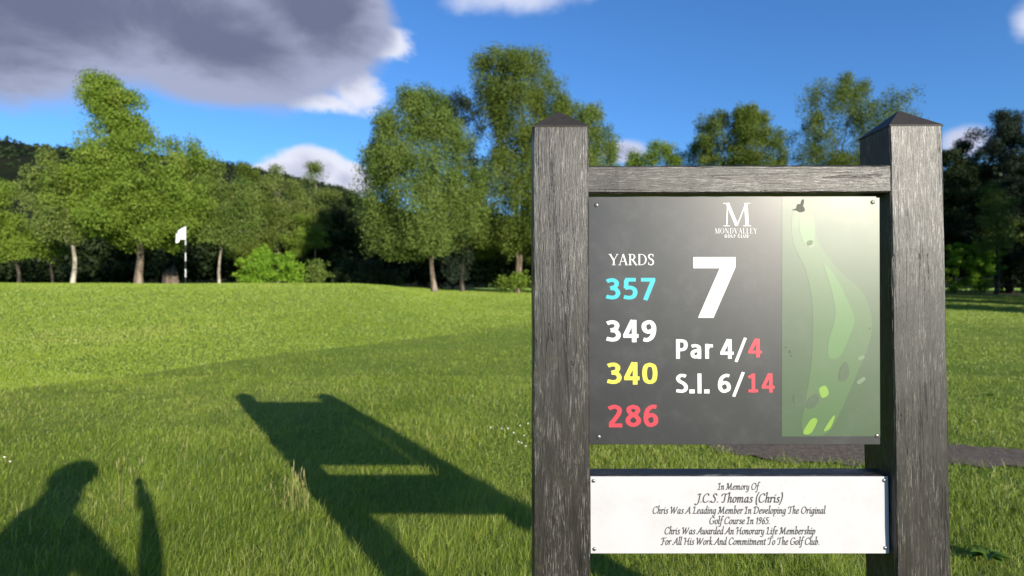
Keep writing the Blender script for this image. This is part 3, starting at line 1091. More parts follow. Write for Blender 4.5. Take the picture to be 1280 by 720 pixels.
def roman_shape(text, bold=0.0, res=80, gap=0.0):
    x = 0.0
    shapes = []
    for ch in text:
        adv, loops = roman(ch)
        for lp in loops:
            shapes.append([p + np.array([x, 0.0]) for p in lp])
        x += adv + gap
    P = np.concatenate([np.array(l_) for l_ in shapes])
    lo, hi = P.min(0) - bold - 0.06, P.max(0) + bold + 0.06
    h = 1.0 / res
    gx, gy = np.arange(lo[0], hi[0] + h, h), np.arange(lo[1], hi[1] + h, h)
    X, Y = np.meshgrid(gx, gy)
    d = np.full(X.shape, 1e9)
    for lp in shapes:
        q = np.array(lp)
        m = (gx > q[:, 0].min() - 0.1) & (gx < q[:, 0].max() + 0.1)
        d[:, m] = np.minimum(d[:, m], poly_sdf(X[:, m], Y[:, m], [lp]))
    return contour_mesh(d - bold, lo[0], lo[1], h)


# ------------------------------------------------------------------ the sign
LEAN = R(1.6)
D0 = 1.673                                   # depth of the posts' front face at eye height
SX = 0.67                                    # the sign's middle


def face(px, py, d):
    """photo pixel -> sign-local (x, z) on the plane at eye-height depth d"""
    q = HY - py
    z = q * d / (F * math.cos(LEAN) - q * math.sin(LEAN))
    D = d + z * math.sin(LEAN)
    return (px - 640.0) * D / F - SX, z + EYE


sign = empty('hole_sign', (SX, D0 - EYE * math.sin(LEAN), EYE - EYE * math.cos(LEAN)), (-LEAN, 0, 0))
tag(sign, 'dark timber golf hole sign with a number 7 board and white memorial plaque', 'sign')
# local frame: y = 0 is the posts' front face, y > 0 behind it


def post(x0, x1, ztop, dep, name='post'):
    bm = bmesh.new()
    segs = 26
    rngp = random.Random(int(x0 * 1000))
    # a bar with slightly uneven, eased edges
    ring = []
    e = 0.004
    outline = [(x0 + e, 0), (x1 - e, 0), (x1, e), (x1, dep - e), (x1 - e, dep), (x0 + e, dep), (x0, dep - e), (x0, e)]
    rows = []
    for i in range(segs + 1):
        z = -0.45 + (ztop + 0.45) * i / segs
        row = []
        for (x, y) in outline:
            j = 0.0009
            row.append(bm.verts.new((x + rngp.uniform(-j, j), y + rngp.uniform(-j, j), z)))
        rows.append(row)
    for i in range(segs):
        for k in range(8):
            bm.faces.new((rows[i][k], rows[i][(k + 1) % 8], rows[i + 1][(k + 1) % 8], rows[i + 1][k]))
    bm.faces.new(rows[0]); bm.faces.new(rows[-1])
    p = link(name, bm_mesh(name, bm), M['post_wood'], sign)
    bm = bmesh.new()
    o = 0.0015
    b = [bm.verts.new(q) for q in ((x0 - o, -o, ztop + 0.0005), (x1 + o, -o, ztop + 0.0005), (x1 + o, dep + o, ztop + 0.0005), (x0 - o, dep + o, ztop + 0.0005))]
    t = [bm.verts.new((q.co.x, q.co.y, ztop + 0.004)) for q in b]
    cx, cy, k = (x0 + x1) / 2, dep / 2, 0.004
    zt = ztop + 0.068
    a = [bm.verts.new(q) for q in ((cx - k, cy - k, zt), (cx + k, cy - k, zt), (cx + k, cy + k, zt), (cx - k, cy + k, zt))]
    for i in range(4):
        j = (i + 1) % 4
        bm.faces.new((b[i], b[j], t[j], t[i]))
        bm.faces.new((t[i], t[j], a[j], a[i]))
    bm.faces.new(a); bm.faces.new(b[::-1])
    link('post_cap', bm_mesh('post_cap', bm), M['cap'], p)
    return p


DEP = 0.150
L0, _ = face(666.5, 358, D0); L1, _ = face(736.5, 358, D0)
R0, _ = face(1115.5, 358, D0); R1, _ = face(1182.5, 358, D0)
_, ZT = face(700, 159, D0)
post(L0, L1, ZT, DEP)
post(R0, R1, ZT + 0.003, DEP)


def rail(name, zlo, zhi, y0, y1, tilt=0.0):
    bm = bmesh.new()
    n_ = 20
    rngp = random.Random(hash(name) % 97)
    rows = []
    e = 0.004
    for i in range(n_ + 1):
        x = L1 - 0.001 + (R0 - L1 + 0.002) * i / n_
        dz = tilt * i / n_
        row = []
        for (y, z) in ((y0, zlo + e), (y0, zhi - e), (y0 + e, zhi), (y1 - e, zhi), (y1, zhi - e), (y1, zlo + e), (y1 - e, zlo), (y0 + e, zlo)):
            row.append(bm.verts.new((x, y + rngp.uniform(-.0008, .0008), z + dz + rngp.uniform(-.0008, .0008))))
        rows.append(row)
    for i in range(n_):
        for k in range(8):
            bm.faces.new((rows[i][k], rows[i][(k + 1) % 8], rows[i + 1][(k + 1) % 8], rows[i + 1][k]))
    bm.faces.new(rows[0]); bm.faces.new(rows[-1][::-1])
    return link(name, bm_mesh(name, bm), M['rail_wood'], sign)


_, za = face(930, 207.0, D0); _, zb = face(930, 241.5, D0)
rail('top_rail', zb, za, 0.003, 0.075, 0.003)
YP = 0.028                                    # the printed faces sit this far behind the posts' front
_, za = face(930, 594.5, D0 + YP); _, zb = face(930, 690.0, D0 + YP)
rail('lower_rail', zb, za, YP + 0.004, 0.105)


def plate(name, p0, p1, y, th, mat):
    """a sheet whose corners are photo pixels p0 (top left), p1 (bottom right)"""
    x0, z1 = face(p0[0], p0[1], D0 + y); x1, z0 = face(p1[0], p1[1], D0 + y)
    return link(name, box_mesh(name, (x0, y, z0), (x1, y + th, z1), 0.0008, 1), mat, sign), (x0, x1, z0, z1)


panel, PB = plate('sign_panel', (734.0, 245.0), (1100.8, 555.5), YP, 0.004, M['panel'])
link('backing_board', box_mesh('backing_board', (PB[0] + 0.01, YP + 0.0045, PB[2] + 0.02), (PB[1] - 0.02, YP + 0.022, PB[3] - 0.005), 0.001, 1), M['board'], sign)
plaque, QB = plate('memorial_plaque', (738.0, 595.5), (1112.5, 692.0), YP, 0.0035, M['plaque'])
tag(plaque, label='white memorial plaque with dark cursive lettering')


def lay(name, shape, box, y, mat, parent, keep_aspect=False):
    """place a 2d shape (verts, faces) so that its bounds fill the pixel box (x0,y0,x1,y1), just in front of plane y"""
    V, Fc = shape
    P = np.array(V)
    lo, hi = P.min(0), P.max(0)
    x0, z1 = face(box[0], box[1], D0 + y); x1, z0 = face(box[2], box[3], D0 + y)
    Q = np.zeros((len(P), 3))
    Q[:, 0] = x0 + (P[:, 0] - lo[0]) / (hi[0] - lo[0]) * (x1 - x0)
    Q[:, 2] = z0 + (P[:, 1] - lo[1]) / (hi[1] - lo[1]) * (z1 - z0)
    Q[:, 1] = y
    by = {}
    for f in Fc:
        by.setdefault(len(f), []).append(f)
    me = np_mesh(name, Q, [np.array(v) for v in by.values()])
    o = link(name, me, mat, parent)
    return o


YT = YP - 0.0007                              # lettering film


def bold_text(name, text, box, mat, bold, spacing=1.0):
    return lay(name, bold_shape(text, bold), box, YT, mat, panel)


lay('yards_heading', roman_shape('YARDS', 0.0), (760.5, 317.0, 817.5, 331.5), YT, M['ink_white'], panel)
for txt, y0, mat, xx in (('357', 347.0, 'ink_cyan', (757.0, 819.5)), ('349', 399.0, 'ink_white', (757.5, 820.5)), ('340', 452.0, 'ink_yellow', (758.5, 822.0)), ('286', 505.5, 'ink_red', (759.5, 823.0))):
    bold_text('yardage_number', txt, (xx[0], y0, xx[1], y0 + 28.5), M[mat], 0.166)


def poly_px(name, loops_px, y, mat, parent):
    """flat filled polygons from pixel outlines, one object each"""
    o = None
    for lp in loops_px:
        q = [np.array(p_, float) for p_ in lp]
        A = np.array(q)
        h = 0.5 if len(lp) > 8 else 0.5
        gx, gy = np.arange(A[:, 0].min() - 1, A[:, 0].max() + 1.5, h), np.arange(A[:, 1].min() - 1, A[:, 1].max() + 1.5, h)
        X, Y = np.meshgrid(gx, gy)
        V, Fc = contour_mesh(poly_sdf(X, Y, [q]), gx[0], gy[0], h)
        P3 = np.array([(x, y, z) for x, z in (face(a, b, D0 + y) for a, b in V)])
        by = {}
        for f in Fc:
            by.setdefault(len(f), []).append(f[::-1])
        o = link(name, np_mesh(name, P3, [np.array(v) for v in by.values()]), mat, parent)
    return o


poly_px('hole_number', [[(866.5, 321.0), (919.5, 321.0), (919.5, 333.5), (892.0, 397.0), (872.5, 397.0), (899.5, 335.0), (866.5, 335.0)]], YT, M['ink_white'], panel)
bold_text('par_text', 'Par 4/', (845.0, 421.5, 934.0, 452.5), M['ink_white'], 0.155)
bold_text('par_number', '4', (935.0, 422.5, 952.5, 446.5), M['ink_red'], 0.155)
bold_text('stroke_index_text', 'S.I. 6/', (845.0, 464.5, 931.5, 496.0), M['ink_white'], 0.155)
bold_text('stroke_index_number', '14', (934.5, 466.0, 968.5, 490.5), M['ink_red'], 0.155)
lay('logo_letter', roman_shape('M', -0.005), (903.5, 253.0, 939.0, 282.5), YT, M['ink_white'], panel)
lay('logo_lettering', roman_shape('MONDVALLEY', -0.004, 70, 0.08), (893.5, 284.8, 946.5, 291.8), YT, M['ink_white'], panel)
lay('logo_small_lettering', loops_to_shape(font_loops('GOLF CLUB', 1.35), 0.02, 60), (905.5, 292.9, 935.5, 296.7), YT, M['ink_white'], panel)


def smooth_loop(pts, n=6):
    p = np.array(pts, float)
    m = len(p)
    out = []
    for i in range(m):
        a, b, c, d = p[i - 1], p[i], p[(i + 1) % m], p[(i + 2) % m]
        for t in np.linspace(0, 1, n, endpoint=False):
            out.append(tuple(0.5 * (2 * b + (c - a) * t + (2 * a - 5 * b + 4 * c - d) * t * t + (3 * b - a - 3 * c + d) * t ** 3)))
    return out


mp = poly_px('course_map', [[(977.5, 247.0), (1099.0, 247.0), (1100.5, 545.0), (977.5, 545.5)]], YT + 0.0003, M['map_bg'], panel)
YM = YT
poly_px('map_fairway', [smooth_loop([(990, 270), (1000, 255), (1016, 268), (1022, 300), (1046, 335), (1078, 365), (1090, 400), (1086, 430), (1070, 470), (1055, 505), (1040, 535), (1026, 544), (1008, 543), (1002, 530), (1008, 495), (1014, 455), (1016, 415), (1015, 375), (1006, 335), (992, 305)])], YM, M['map_fair'], panel)
poly_px('map_fairway', [smooth_loop([(1030, 330), (1044, 345), (1058, 372), (1068, 398), (1062, 420), (1050, 445), (1036, 446), (1036, 425), (1044, 395), (1040, 365)]),
                        smooth_loop([(1000, 270), (1010, 265), (1018, 282), (1016, 304), (1006, 305), (1000, 290)])], YM - 0.0003, M['map_bright'], panel)
poly_px('map_tee', [smooth_loop([(1004, 541), (1014, 524), (1022, 525), (1014, 541)]), smooth_loop([(1030, 538), (1040, 522), (1044, 520), (1038, 535)]),
                    smooth_loop([(1012, 500), (1021, 498), (1020, 506), (1011, 507)]), smooth_loop([(1024, 486), (1032, 482), (1036, 492), (1028, 497)])], YM - 0.0003, M['map_lime'], panel)
poly_px('map_trees', [smooth_loop([(1010, 500), (1020, 492), (1024, 500), (1016, 510), (1008, 509)]) , smooth_loop([(1051, 460), (1058, 452), (1062, 466), (1056, 476), (1049, 474)]),
                      smooth_loop([(992, 495), (1001, 492), (1003, 502), (994, 504)])], YM - 0.0005, M['map_dark'], panel)
poly_px('map_bunker', [smooth_loop([(1073, 446), (1080, 444), (1080, 448), (1074, 450)]), smooth_loop([(1071, 477), (1079, 471), (1082, 474), (1074, 480)]),
                       smooth_loop([(1008, 303), (1014, 300), (1018, 306), (1012, 309)])], YM - 0.0003, M['map_sand'], panel)
poly_px('scratch', [smooth_loop([(990, 262), (995, 260), (997, 255), (1003, 256), (1006, 263), (1000, 265), (996, 263)]), smooth_loop([(1001, 254), (1003, 249), (1005, 250), (1004, 256)]),
                    [(981, 434), (983, 433), (984, 435)], [(986, 440), (988, 437), (989, 441)], [(988, 444), (990, 443), (990, 446)], [(1087, 410), (1088.5, 409), (1088, 411.5)]], YM - 0.0007, M['scratch'], panel)

for txt, x0, x1, base, u in (('In Memory Of', 897, 951, 612.0, 11.0), ('J.C.S. Thomas (Chris)', 868, 979.5, 628.0, 14.5),
                             ('Chris Was A Leading Member In Developing The Original', 816, 1033, 642.0, 11.6), ('Golf Course In 1965.', 887, 963, 655.0, 11.6),
                             ('Chris Was Awarded An Honorary Life Membership', 831, 1020, 667.8, 11.6), ('For All His Work And Commitment To The Golf Club.', 826, 1025, 681.0, 11.6)):
    V, Fc = script_shape(txt)
    P = np.array(V)
    lay('plaque_lettering', (V, Fc), (x0, base - P[:, 1].max() * u, x1, base - P[:, 1].min() * u), YP - 0.0007, M['ink_grey'], plaque)


def screw(px, py, parent, r=0.0065):
    x, z = face(px, py, D0 + YP)
    bm = bmesh.new()
    prof = [(r, 0.0), (r * 0.98, 0.0012), (r * 0.75, 0.0026), (r * 0.35, 0.0032)]
    rows = [[bm.verts.new((x + a * math.cos(t), YP - b, z + a * math.sin(t))) for t in np.arange(14) * 2 * math.pi / 14] for a, b in prof]
    for i in range(3):
        for k in range(14):
            bm.faces.new((rows[i][k], rows[i][(k + 1) % 14], rows[i + 1][(k + 1) % 14], rows[i + 1][k]))
    bm.faces.new(rows[-1]); bm.faces.new(rows[0][::-1])
    me = bm_mesh('screw', bm, True)
    me.materials.append(M['screw']); me.materials.append(M['screw_slot'])
    bm = bmesh.new()
    bm.from_mesh(me)
    a = R(random.Random(int(px)).uniform(20, 70))
    nv = len(bm.faces)
    for q in (a, a + math.pi / 2):
        bmesh.ops.create_cube(bm, size=1.0, matrix=Matrix.Translation((x, YP - 0.0032, z)) @ Matrix.Rotation(-q, 4, 'Y') @ Matrix.Diagonal((r * 0.9, 0.0006, r * 0.22, 1)))
        bmesh.ops.translate(bm, verts=bm.verts[-8:], vec=(0, -0.0001 if q == a else 0, 0))
    bm.faces.ensure_lookup_table()
    for f in bm.faces[nv:]: f.material_index = 1
    bm.to_mesh(me); bm.free()
    o = bpy.data.objects.new('screw', me)
    COL.objects.link(o)
    o.parent = parent


for p_ in ((745.5, 256), (1090.5, 252.5), (748.5, 546), (1096.5, 544.5)): screw(*p_, panel)
for p_ in ((742.0, 601), (1105.5, 600.5), (743.0, 686.5), (1107.0, 685.0)): screw(*p_, plaque, 0.0058)


# ------------------------------------------------------------------ trees
def leaf_cloud(centres, cvar, n_each, spread, droop, L, W, rng, floor=None):
    n_ = len(centres) * n_each
    c = np.repeat(centres, n_each, 0)
    g = rng.normal(0, 1, (n_, 3))
    g *= (rng.random((n_, 1)) ** 0.35) * 1.15 / (np.linalg.norm(g, axis=1, keepdims=True) + 1e-6)
    p = c + g * np.array([spread, spread, spread * 0.75])
    hang = rng.exponential(1.0, n_) * droop
    p[:, 2] -= hang
    if floor is not None:
        ph = rng.uniform(0, 50)
        fl = floor - 0.35 + 1.9 * vnoise(p[:, 0] * 0.75 + ph, p[:, 1] * 0.75 + ph, 7) ** 1.5 + rng.normal(0, 0.12, n_)
        p[:, 2] = np.where(p[:, 2] < fl, fl + np.abs(rng.normal(0, 0.9, n_)), p[:, 2])
    nrm = rng.normal(0, 1, (n_, 3)) + 1.7 * g + np.array([0, 0, 0.30])
    nrm /= np.linalg.norm(nrm, axis=1, keepdims=True)
    t = rng.normal(0, 1, (n_, 3)) + np.array([0, 0, -1.1 if droop > 0.2 else -0.35])
    a = t - nrm * (t * nrm).sum(1, keepdims=True)
    a /= np.linalg.norm(a, axis=1, keepdims=True) + 1e-9
    b = np.cross(nrm, a)
    s = rng.uniform(0.65, 1.3, (n_, 1))
    l_, w_ = a * L * s * 0.5, b * W * s * 0.5
    v = np.stack([p + l_, p + w_ + l_ * 0.15, p - l_, p - w_ + l_ * 0.15], 1).reshape(-1, 3)
    f = np.arange(n_ * 4).reshape(-1, 4)
    var = np.clip(np.repeat(cvar, n_each) + rng.normal(0, 0.11, n_), 0, 1)
    return v, f, np.repeat(var, 4)


def crown_points(prof, Y, rng, boughs, per, lump=0.28, deep=0.85):
    """prof: rows (py, xl, xr) in photo pixels -> bough clump centres relative to x=0 at px 640, y=0, absolute z"""
    prof = sorted(prof, key=lambda r: -r[0])
    zs = np.array([pz(r[0], Y) for r in prof])
    xl = np.array([at(r[1], Y) for r in prof]); xr = np.array([at(r[2], Y) for r in prof])
    zz = np.linspace(zs[0], zs[-1], 200)
    w = np.interp(zz, zs, xr - xl) + 1.2
    cdf = np.cumsum(w); cdf /= cdf[-1]
    mean_hw = w.mean() / 2
    cs, cv = [], []
    for b in range(boughs):
        z = np.interp(rng.random(), cdf, zz)
        l_, r_ = np.interp(z, zs, xl), np.interp(z, zs, xr)
        cx, hw = (l_ + r_) / 2, max(0.15, (r_ - l_) / 2)
        dy = min(hw * deep, mean_hw * 1.25)
        th = rng.uniform(0, 2 * math.pi)
        rho = math.sqrt(rng.uniform(0.02, 1.0))
        u_ = rng.random()
        if u_ < 0.22:
            th = rng.choice([0, math.pi]) + rng.normal(0, 0.45)
            rho = math.sqrt(rng.uniform(0.5, 1.0))
        elif u_ < 0.60:
            th = -math.pi / 2 + rng.normal(0, 0.8)
        size = min(0.95, 0.30 + 0.16 * hw)
        rho *= max(0.3, 1 - size * 0.55 / hw) if hw > size else 0.35
        lob = 0.80 + 0.52 * float(vnoise(np.array([z * 0.62 + mean_hw * 7]), np.array([th * 1.1 + mean_hw * 3]), 17)[0])
        size *= rng.uniform(0.65, 1.25)
        c = np.array([cx + hw * lob * rho * math.cos(th), dy * lob * rho * math.sin(th), z])
        q = c + rng.normal(0, 0.5, (per, 3)) * np.array([size, size * 0.9, size * 0.6])
        cs.append(q)
        cv.append(np.clip(0.42 + rng.normal(0, lump) * 0.6 + rng.normal(0, 0.10, per), 0, 1))
    return np.concatenate(cs), np.concatenate(cv)


def tree(name, label, px, Y, prof, leaf, bark, cov=3.4, trunk_r=0.16, droop=0.35, L=0.135, W=0.078, seed=1, boughs=None, group=None,
         trunk_top=None, cat='tree', lean=0.0, stems=1, limbs=12, base_z=None, spread=None):
    rng = np.random.default_rng(seed)
    bx = at(px, Y)
    z0 = hz(bx, Y) if base_z is None else base_z
    root = empty(name, (bx, Y, z0))
    tag(root, label, cat, group)
    pr = sorted(prof, key=lambda r: -r[0])
    zs = np.array([pz(r[0], Y) for r in pr])
    w = np.array([at(r[2], Y) - at(r[1], Y) for r in pr])
    area = float(np.sum((w[1:] + w[:-1]) / 2 * np.diff(zs)))
    boughs = boughs or int(max(22, area * 1.7))
    per = 6
    cs, cv = crown_points(prof, Y, rng, boughs, per)
    cs = cs - np.array([bx, 0, z0])
    n_leaf = int(1.35 * cov * area / (0.5 * L * W * 0.62))
    n_each = max(4, n_leaf // len(cs))
    v, f, var = leaf_cloud(cs, cv, n_each, spread or 0.42 + 0.008 * area ** 0.5, droop, L, W, rng, zs[0] - z0 - 0.15 if trunk_top is None else None)
    link('crown', np_mesh('crown', v, [f], var), LEAF[leaf], root)
    # trunk and limbs
    top = (zs[-1] - z0) * 0.82 if trunk_top is None else trunk_top
    tubes = []
    for s in range(stems):
        zz = np.linspace(-0.3, top, 12)
        mid = np.array([np.interp(z + z0, zs, [(at(r[1], Y) + at(r[2], Y)) / 2 - bx for r in pr]) for z in zz])
        sway = sstep(0.12, 0.85, zz / top)
        ox = mid * sway * 0.8 + 0.05 * top * 0.1 * np.sin(zz * 0.8 + seed) + lean * zz + (s - (stems - 1) / 2) * 0.22 * (0.4 + zz * 0.25)
        ox = ox + 0.10 * np.sin(zz * 0.55 + seed * 1.7) * np.clip(zz, 0, 2) / 2 + 0.05 * np.sin(zz * 1.7 + seed)
        oy = 0.06 * np.sin(zz * 0.6 + seed * 2) + (s % 2) * 0.15
        rad = trunk_r * (1 - 0.86 * np.clip(zz / top, 0, 1) ** 0.8)
        rad[0] *= 1.6; rad[1] *= 1.08
        tubes.append(tube(np.stack([ox, np.full_like(zz, 0) + oy, zz], -1), rad, 9))
        pick = rng.choice(len(cs), min(limbs, len(cs)), replace=False)
        for q in pick:
            e = cs[q]
            zb = max(0.25 * top, min(0.92 * top, e[2] - 0.35 * np.hypot(e[0] - np.interp(e[2], zz, ox), e[1]) - 0.5))
            b = np.array([np.interp(zb, zz, ox), np.interp(zb, zz, oy), zb])
            r0 = np.interp(zb, zz, rad) * 0.55
            m1 = b * 0.5 + e * 0.5 + np.array([0, 0, 0.18 * np.linalg.norm(e - b)]) + rng.normal(0, 0.1, 3)
            pts = catmull([b, b * 0.7 + m1 * 0.3, m1, e], 3)
            tubes.append(tube(pts, np.linspace(r0, 0.012, len(pts)), 5))
    tv, tf = join_tubes(tubes)
    link('trunk', np_mesh('trunk', tv, [tf], smooth=True), BARK[bark], root)
    return root


def shrub(name, label, px, Y, prof, leaf, cov=4.0, seed=1, L=0.13, W=0.085, droop=0.05, flowers=0, cat='shrub', group=None):
    r = tree(name, label, px, Y, prof, leaf, 'dark', cov, 0.05, droop, L, W, seed, trunk_top=0.6, cat=cat, limbs=6, group=group, spread=0.24, boughs=40)
    return r


tree('broad_tree', 'tall broad bright green tree with a leaning leafy crest above the flagstick', 175, 36,
     [(94, 112, 124), (104, 108, 150), (120, 107, 172), (140, 108, 186), (160, 112, 208), (176, 114, 238), (190, 104, 240), (206, 92, 232), (230, 86, 262), (258, 84, 272), (280, 90, 268), (296, 106, 246), (306, 140, 208)],
     'fresh', 'brown', 4.4, 0.24, 0.30, seed=11, lean=-0.02, boughs=190)
tree('slender_tree', 'slim pale trunked tree with loose yellowish leaves beside the broad tree', 92, 34,
     [(190, 46, 78), (206, 36, 92), (230, 30, 112), (255, 34, 118), (278, 42, 114), (296, 62, 102)], 'pale', 'birch', 2.4, 0.15, 0.35, seed=12)
tree('leafy_tree', 'low dark trunked green tree at the left edge of the photo', 22, 38,
     [(222, -52, 6), (245, -70, 34), (275, -76, 48), (305, -66, 50), (325, -50, 44)], 'fresh', 'dark', 3.4, 0.13, 0.15, seed=13)
tree('leafy_tree', 'small shady tree with a thin grey trunk left of the pale trunk', 65, 41,
     [(246, 36, 80), (270, 30, 92), (300, 34, 92), (318, 46, 84)], 'birch', 'dark', 2.6, 0.10, 0.2, seed=14)
tree('birch_tree', 'slim white stemmed birch just to the right of the flagstick', 274, 37,
     [(202, 258, 284), (220, 246, 304), (245, 238, 318), (270, 236, 320), (292, 244, 312), (304, 256, 298)], 'birch', 'birch', 2.3, 0.10, 0.55, seed=15)
tree('spindly_tree', 'thin greyish tree showing its bare upper stem above the bright round shrub', 348, 50,
     [(208, 338, 356), (228, 326, 376), (250, 316, 384), (280, 312, 388), (310, 318, 380)], 'pale', 'birch', 1.5, 0.11, 0.3, seed=16)
tree('spindly_tree', 'wispy thin crowned tree on the skyline below the white cumulus cloud', 396, 52,
     [(203, 386, 402), (222, 374, 418), (246, 366, 420), (272, 364, 416), (300, 372, 410)], 'pale', 'birch', 1.4, 0.11, 0.3, seed=17)
tree('leafy_tree', 'rounded mid green tree between the birch and the spindly grey tree', 312, 48,
     [(204, 304, 318), (226, 290, 334), (250, 284, 342), (280, 282, 346), (310, 288, 340), (332, 300, 330)], 'olive', 'dark', 3.0, 0.13, 0.2, seed=18)
tree('leafy_tree', 'dense deep green tree standing in the shadowed gap left of the large birch', 428, 54,
     [(236, 416, 440), (256, 402, 458), (280, 394, 466), (310, 392, 468), (336, 398, 460)], 'dark', 'dark', 3.6, 0.14, 0.1, seed=19)
tree('leafy_tree', 'fresh green young tree in the dark gap behind the round shrub', 378, 49,
     [(270, 368, 396), (285, 360, 404), (305, 360, 404), (322, 366, 396)], 'fresh', 'dark', 2.8, 0.08, 0.1, seed=20)
tree('weeping_birch', 'large round headed weeping birch with one pale trunk standing alone on the turf', 542, 36,
     [(105, 504, 528), (118, 480, 552), (140, 466, 572), (165, 458, 582), (190, 456, 590), (215, 452, 596), (245, 448, 600), (270, 450, 600), (290, 464, 596), (304, 482, 584), (316, 502, 562)],
     'birch', 'brown', 4.0, 0.17, 0.65, seed=21, boughs=130, L=0.125, W=0.070)
tree('dark_tree', 'dark bluish leaved tree whose top shows behind the weeping birch', 578, 42,
     [(108, 560, 574), (124, 548, 590), (145, 545, 602), (170, 548, 602), (200, 548, 600), (240, 550, 596), (300, 556, 590), (345, 560, 588)], 'bluish', 'dark', 2.4, 0.15, 0.25, seed=22)
tree('tall_birch', 'tallest drooping birch rising left of and behind the left sign post', 648, 43,
     [(60, 614, 650), (72, 596, 676), (86, 584, 692), (104, 588, 706), (126, 600, 712), (150, 610, 716), (180, 610, 732), (205, 592, 744), (232, 574, 748), (260, 570, 742), (285, 578, 728), (304, 596, 706), (320, 616, 682)],
     'olive', 'brown', 3.6, 0.16, 0.8, seed=23, L=0.13, W=0.072, stems=2)
tree('drooping_tree', 'square topped drooping green tree just right of the left sign post', 738, 47,
     [(124, 714, 746), (140, 706, 752), (156, 702, 766), (180, 700, 768), (205, 698, 768), (250, 700, 766), (300, 706, 758), (330, 716, 750)],
     'birch', 'brown', 3.4, 0.15, 0.7, seed=24)
tree('leafy_tree', 'low uneven tree peeping over the left half of the top rail', 815, 52,
     [(182, 808, 834), (194, 784, 852), (210, 770, 862), (240, 764, 868), (290, 768, 862), (330, 780, 850)], 'fresh', 'dark', 2.6, 0.14, 0.2, seed=25)
tree('round_tree', 'round sunlit olive green tree over the middle of the top rail', 925, 50,
     [(138, 902, 938), (150, 874, 962), (165, 864, 978), (185, 862, 984), (215, 866, 986), (260, 872, 980), (310, 886, 960)], 'olive', 'dark', 3.4, 0.18, 0.25, seed=26)
tree('feathery_tree', 'feathery tree with sky between its branches left of the right sign post', 1052, 50,
     [(96, 1036, 1060), (112, 1006, 1084), (128, 990, 1124), (146, 982, 1140), (170, 982, 1132), (200, 986, 1110), (250, 992, 1100), (310, 1010, 1086)], 'olive', 'brown', 1.9, 0.17, 0.45, seed=27, limbs=26)
tree('dark_tree', 'dark conifer like tree against the sky at the right edge', 1262, 48,
     [(140, 1252, 1268), (152, 1222, 1292), (175, 1218, 1310), (205, 1214, 1318), (240, 1208, 1320), (290, 1204, 1322), (330, 1212, 1312)], 'bluish', 'dark', 3.4, 0.24, 0.12, seed=28)
tree('dark_tree', 'dark shaded tree close beside the outer edge of the right sign post', 1192, 50,
     [(176, 1180, 1200), (196, 1158, 1216), (230, 1146, 1228), (280, 1142, 1232), (325, 1150, 1224)], 'dark', 'dark', 3.8, 0.2, 0.12, seed=29)
tree('ivy_tree', 'mid green ivy covered tree in front of the dark trees at the right edge', 1246, 45,
     [(228, 1234, 1254), (250, 1226, 1264), (285, 1222, 1270), (320, 1226, 1266)], 'birch', 'dark', 1.5, 0.14, 0.3, seed=30)

# shrubs along the wood's edge
shrub('round_shrub', 'bright rounded clipped looking shrub behind the mown bank', 330, 38,
      [(313, 312, 346), (320, 304, 356), (332, 302, 360), (345, 303, 358), (354, 306, 356)], 'bright', 4.5, 41)
shrub('low_shrub', 'small bright bush touching the right of the round shrub', 366, 38.5,
      [(330, 358, 374), (338, 355, 379), (350, 356, 379)], 'bright', 3.5, 42)
shrub('low_shrub', 'duller green bush third along from the round shrub', 396, 40,
      [(327, 388, 406), (336, 384, 409), (351, 385, 409)], 'birch', 3.5, 43)
shrub('low_shrub', 'wide low shaded shrub between the duller bush and the weeping birch', 452, 42,
      [(326, 424, 470), (336, 412, 506), (352, 410, 512)], 'dark', 4.0, 44)
shrub('low_shrub', 'small green plant clump at the foot of the tall birch', 646, 41,
      [(344, 630, 662), (352, 622, 668), (360, 622, 668)], 'fresh', 3.0, 45)
shrub('leafy_shrub', 'sunlit bright green shrub beside the outer edge of the right sign post', 1212, 46,
      [(306, 1200, 1226), (318, 1186, 1244), (335, 1180, 1248), (352, 1184, 1240), (360, 1190, 1234)], 'bright', 3.2, 46)
shrub('low_shrub', 'dark shrub under the dark conifer at the right edge', 1268, 47,
      [(318, 1254, 1290), (335, 1244, 1304), (361, 1242, 1306)], 'dark', 4.0, 47)


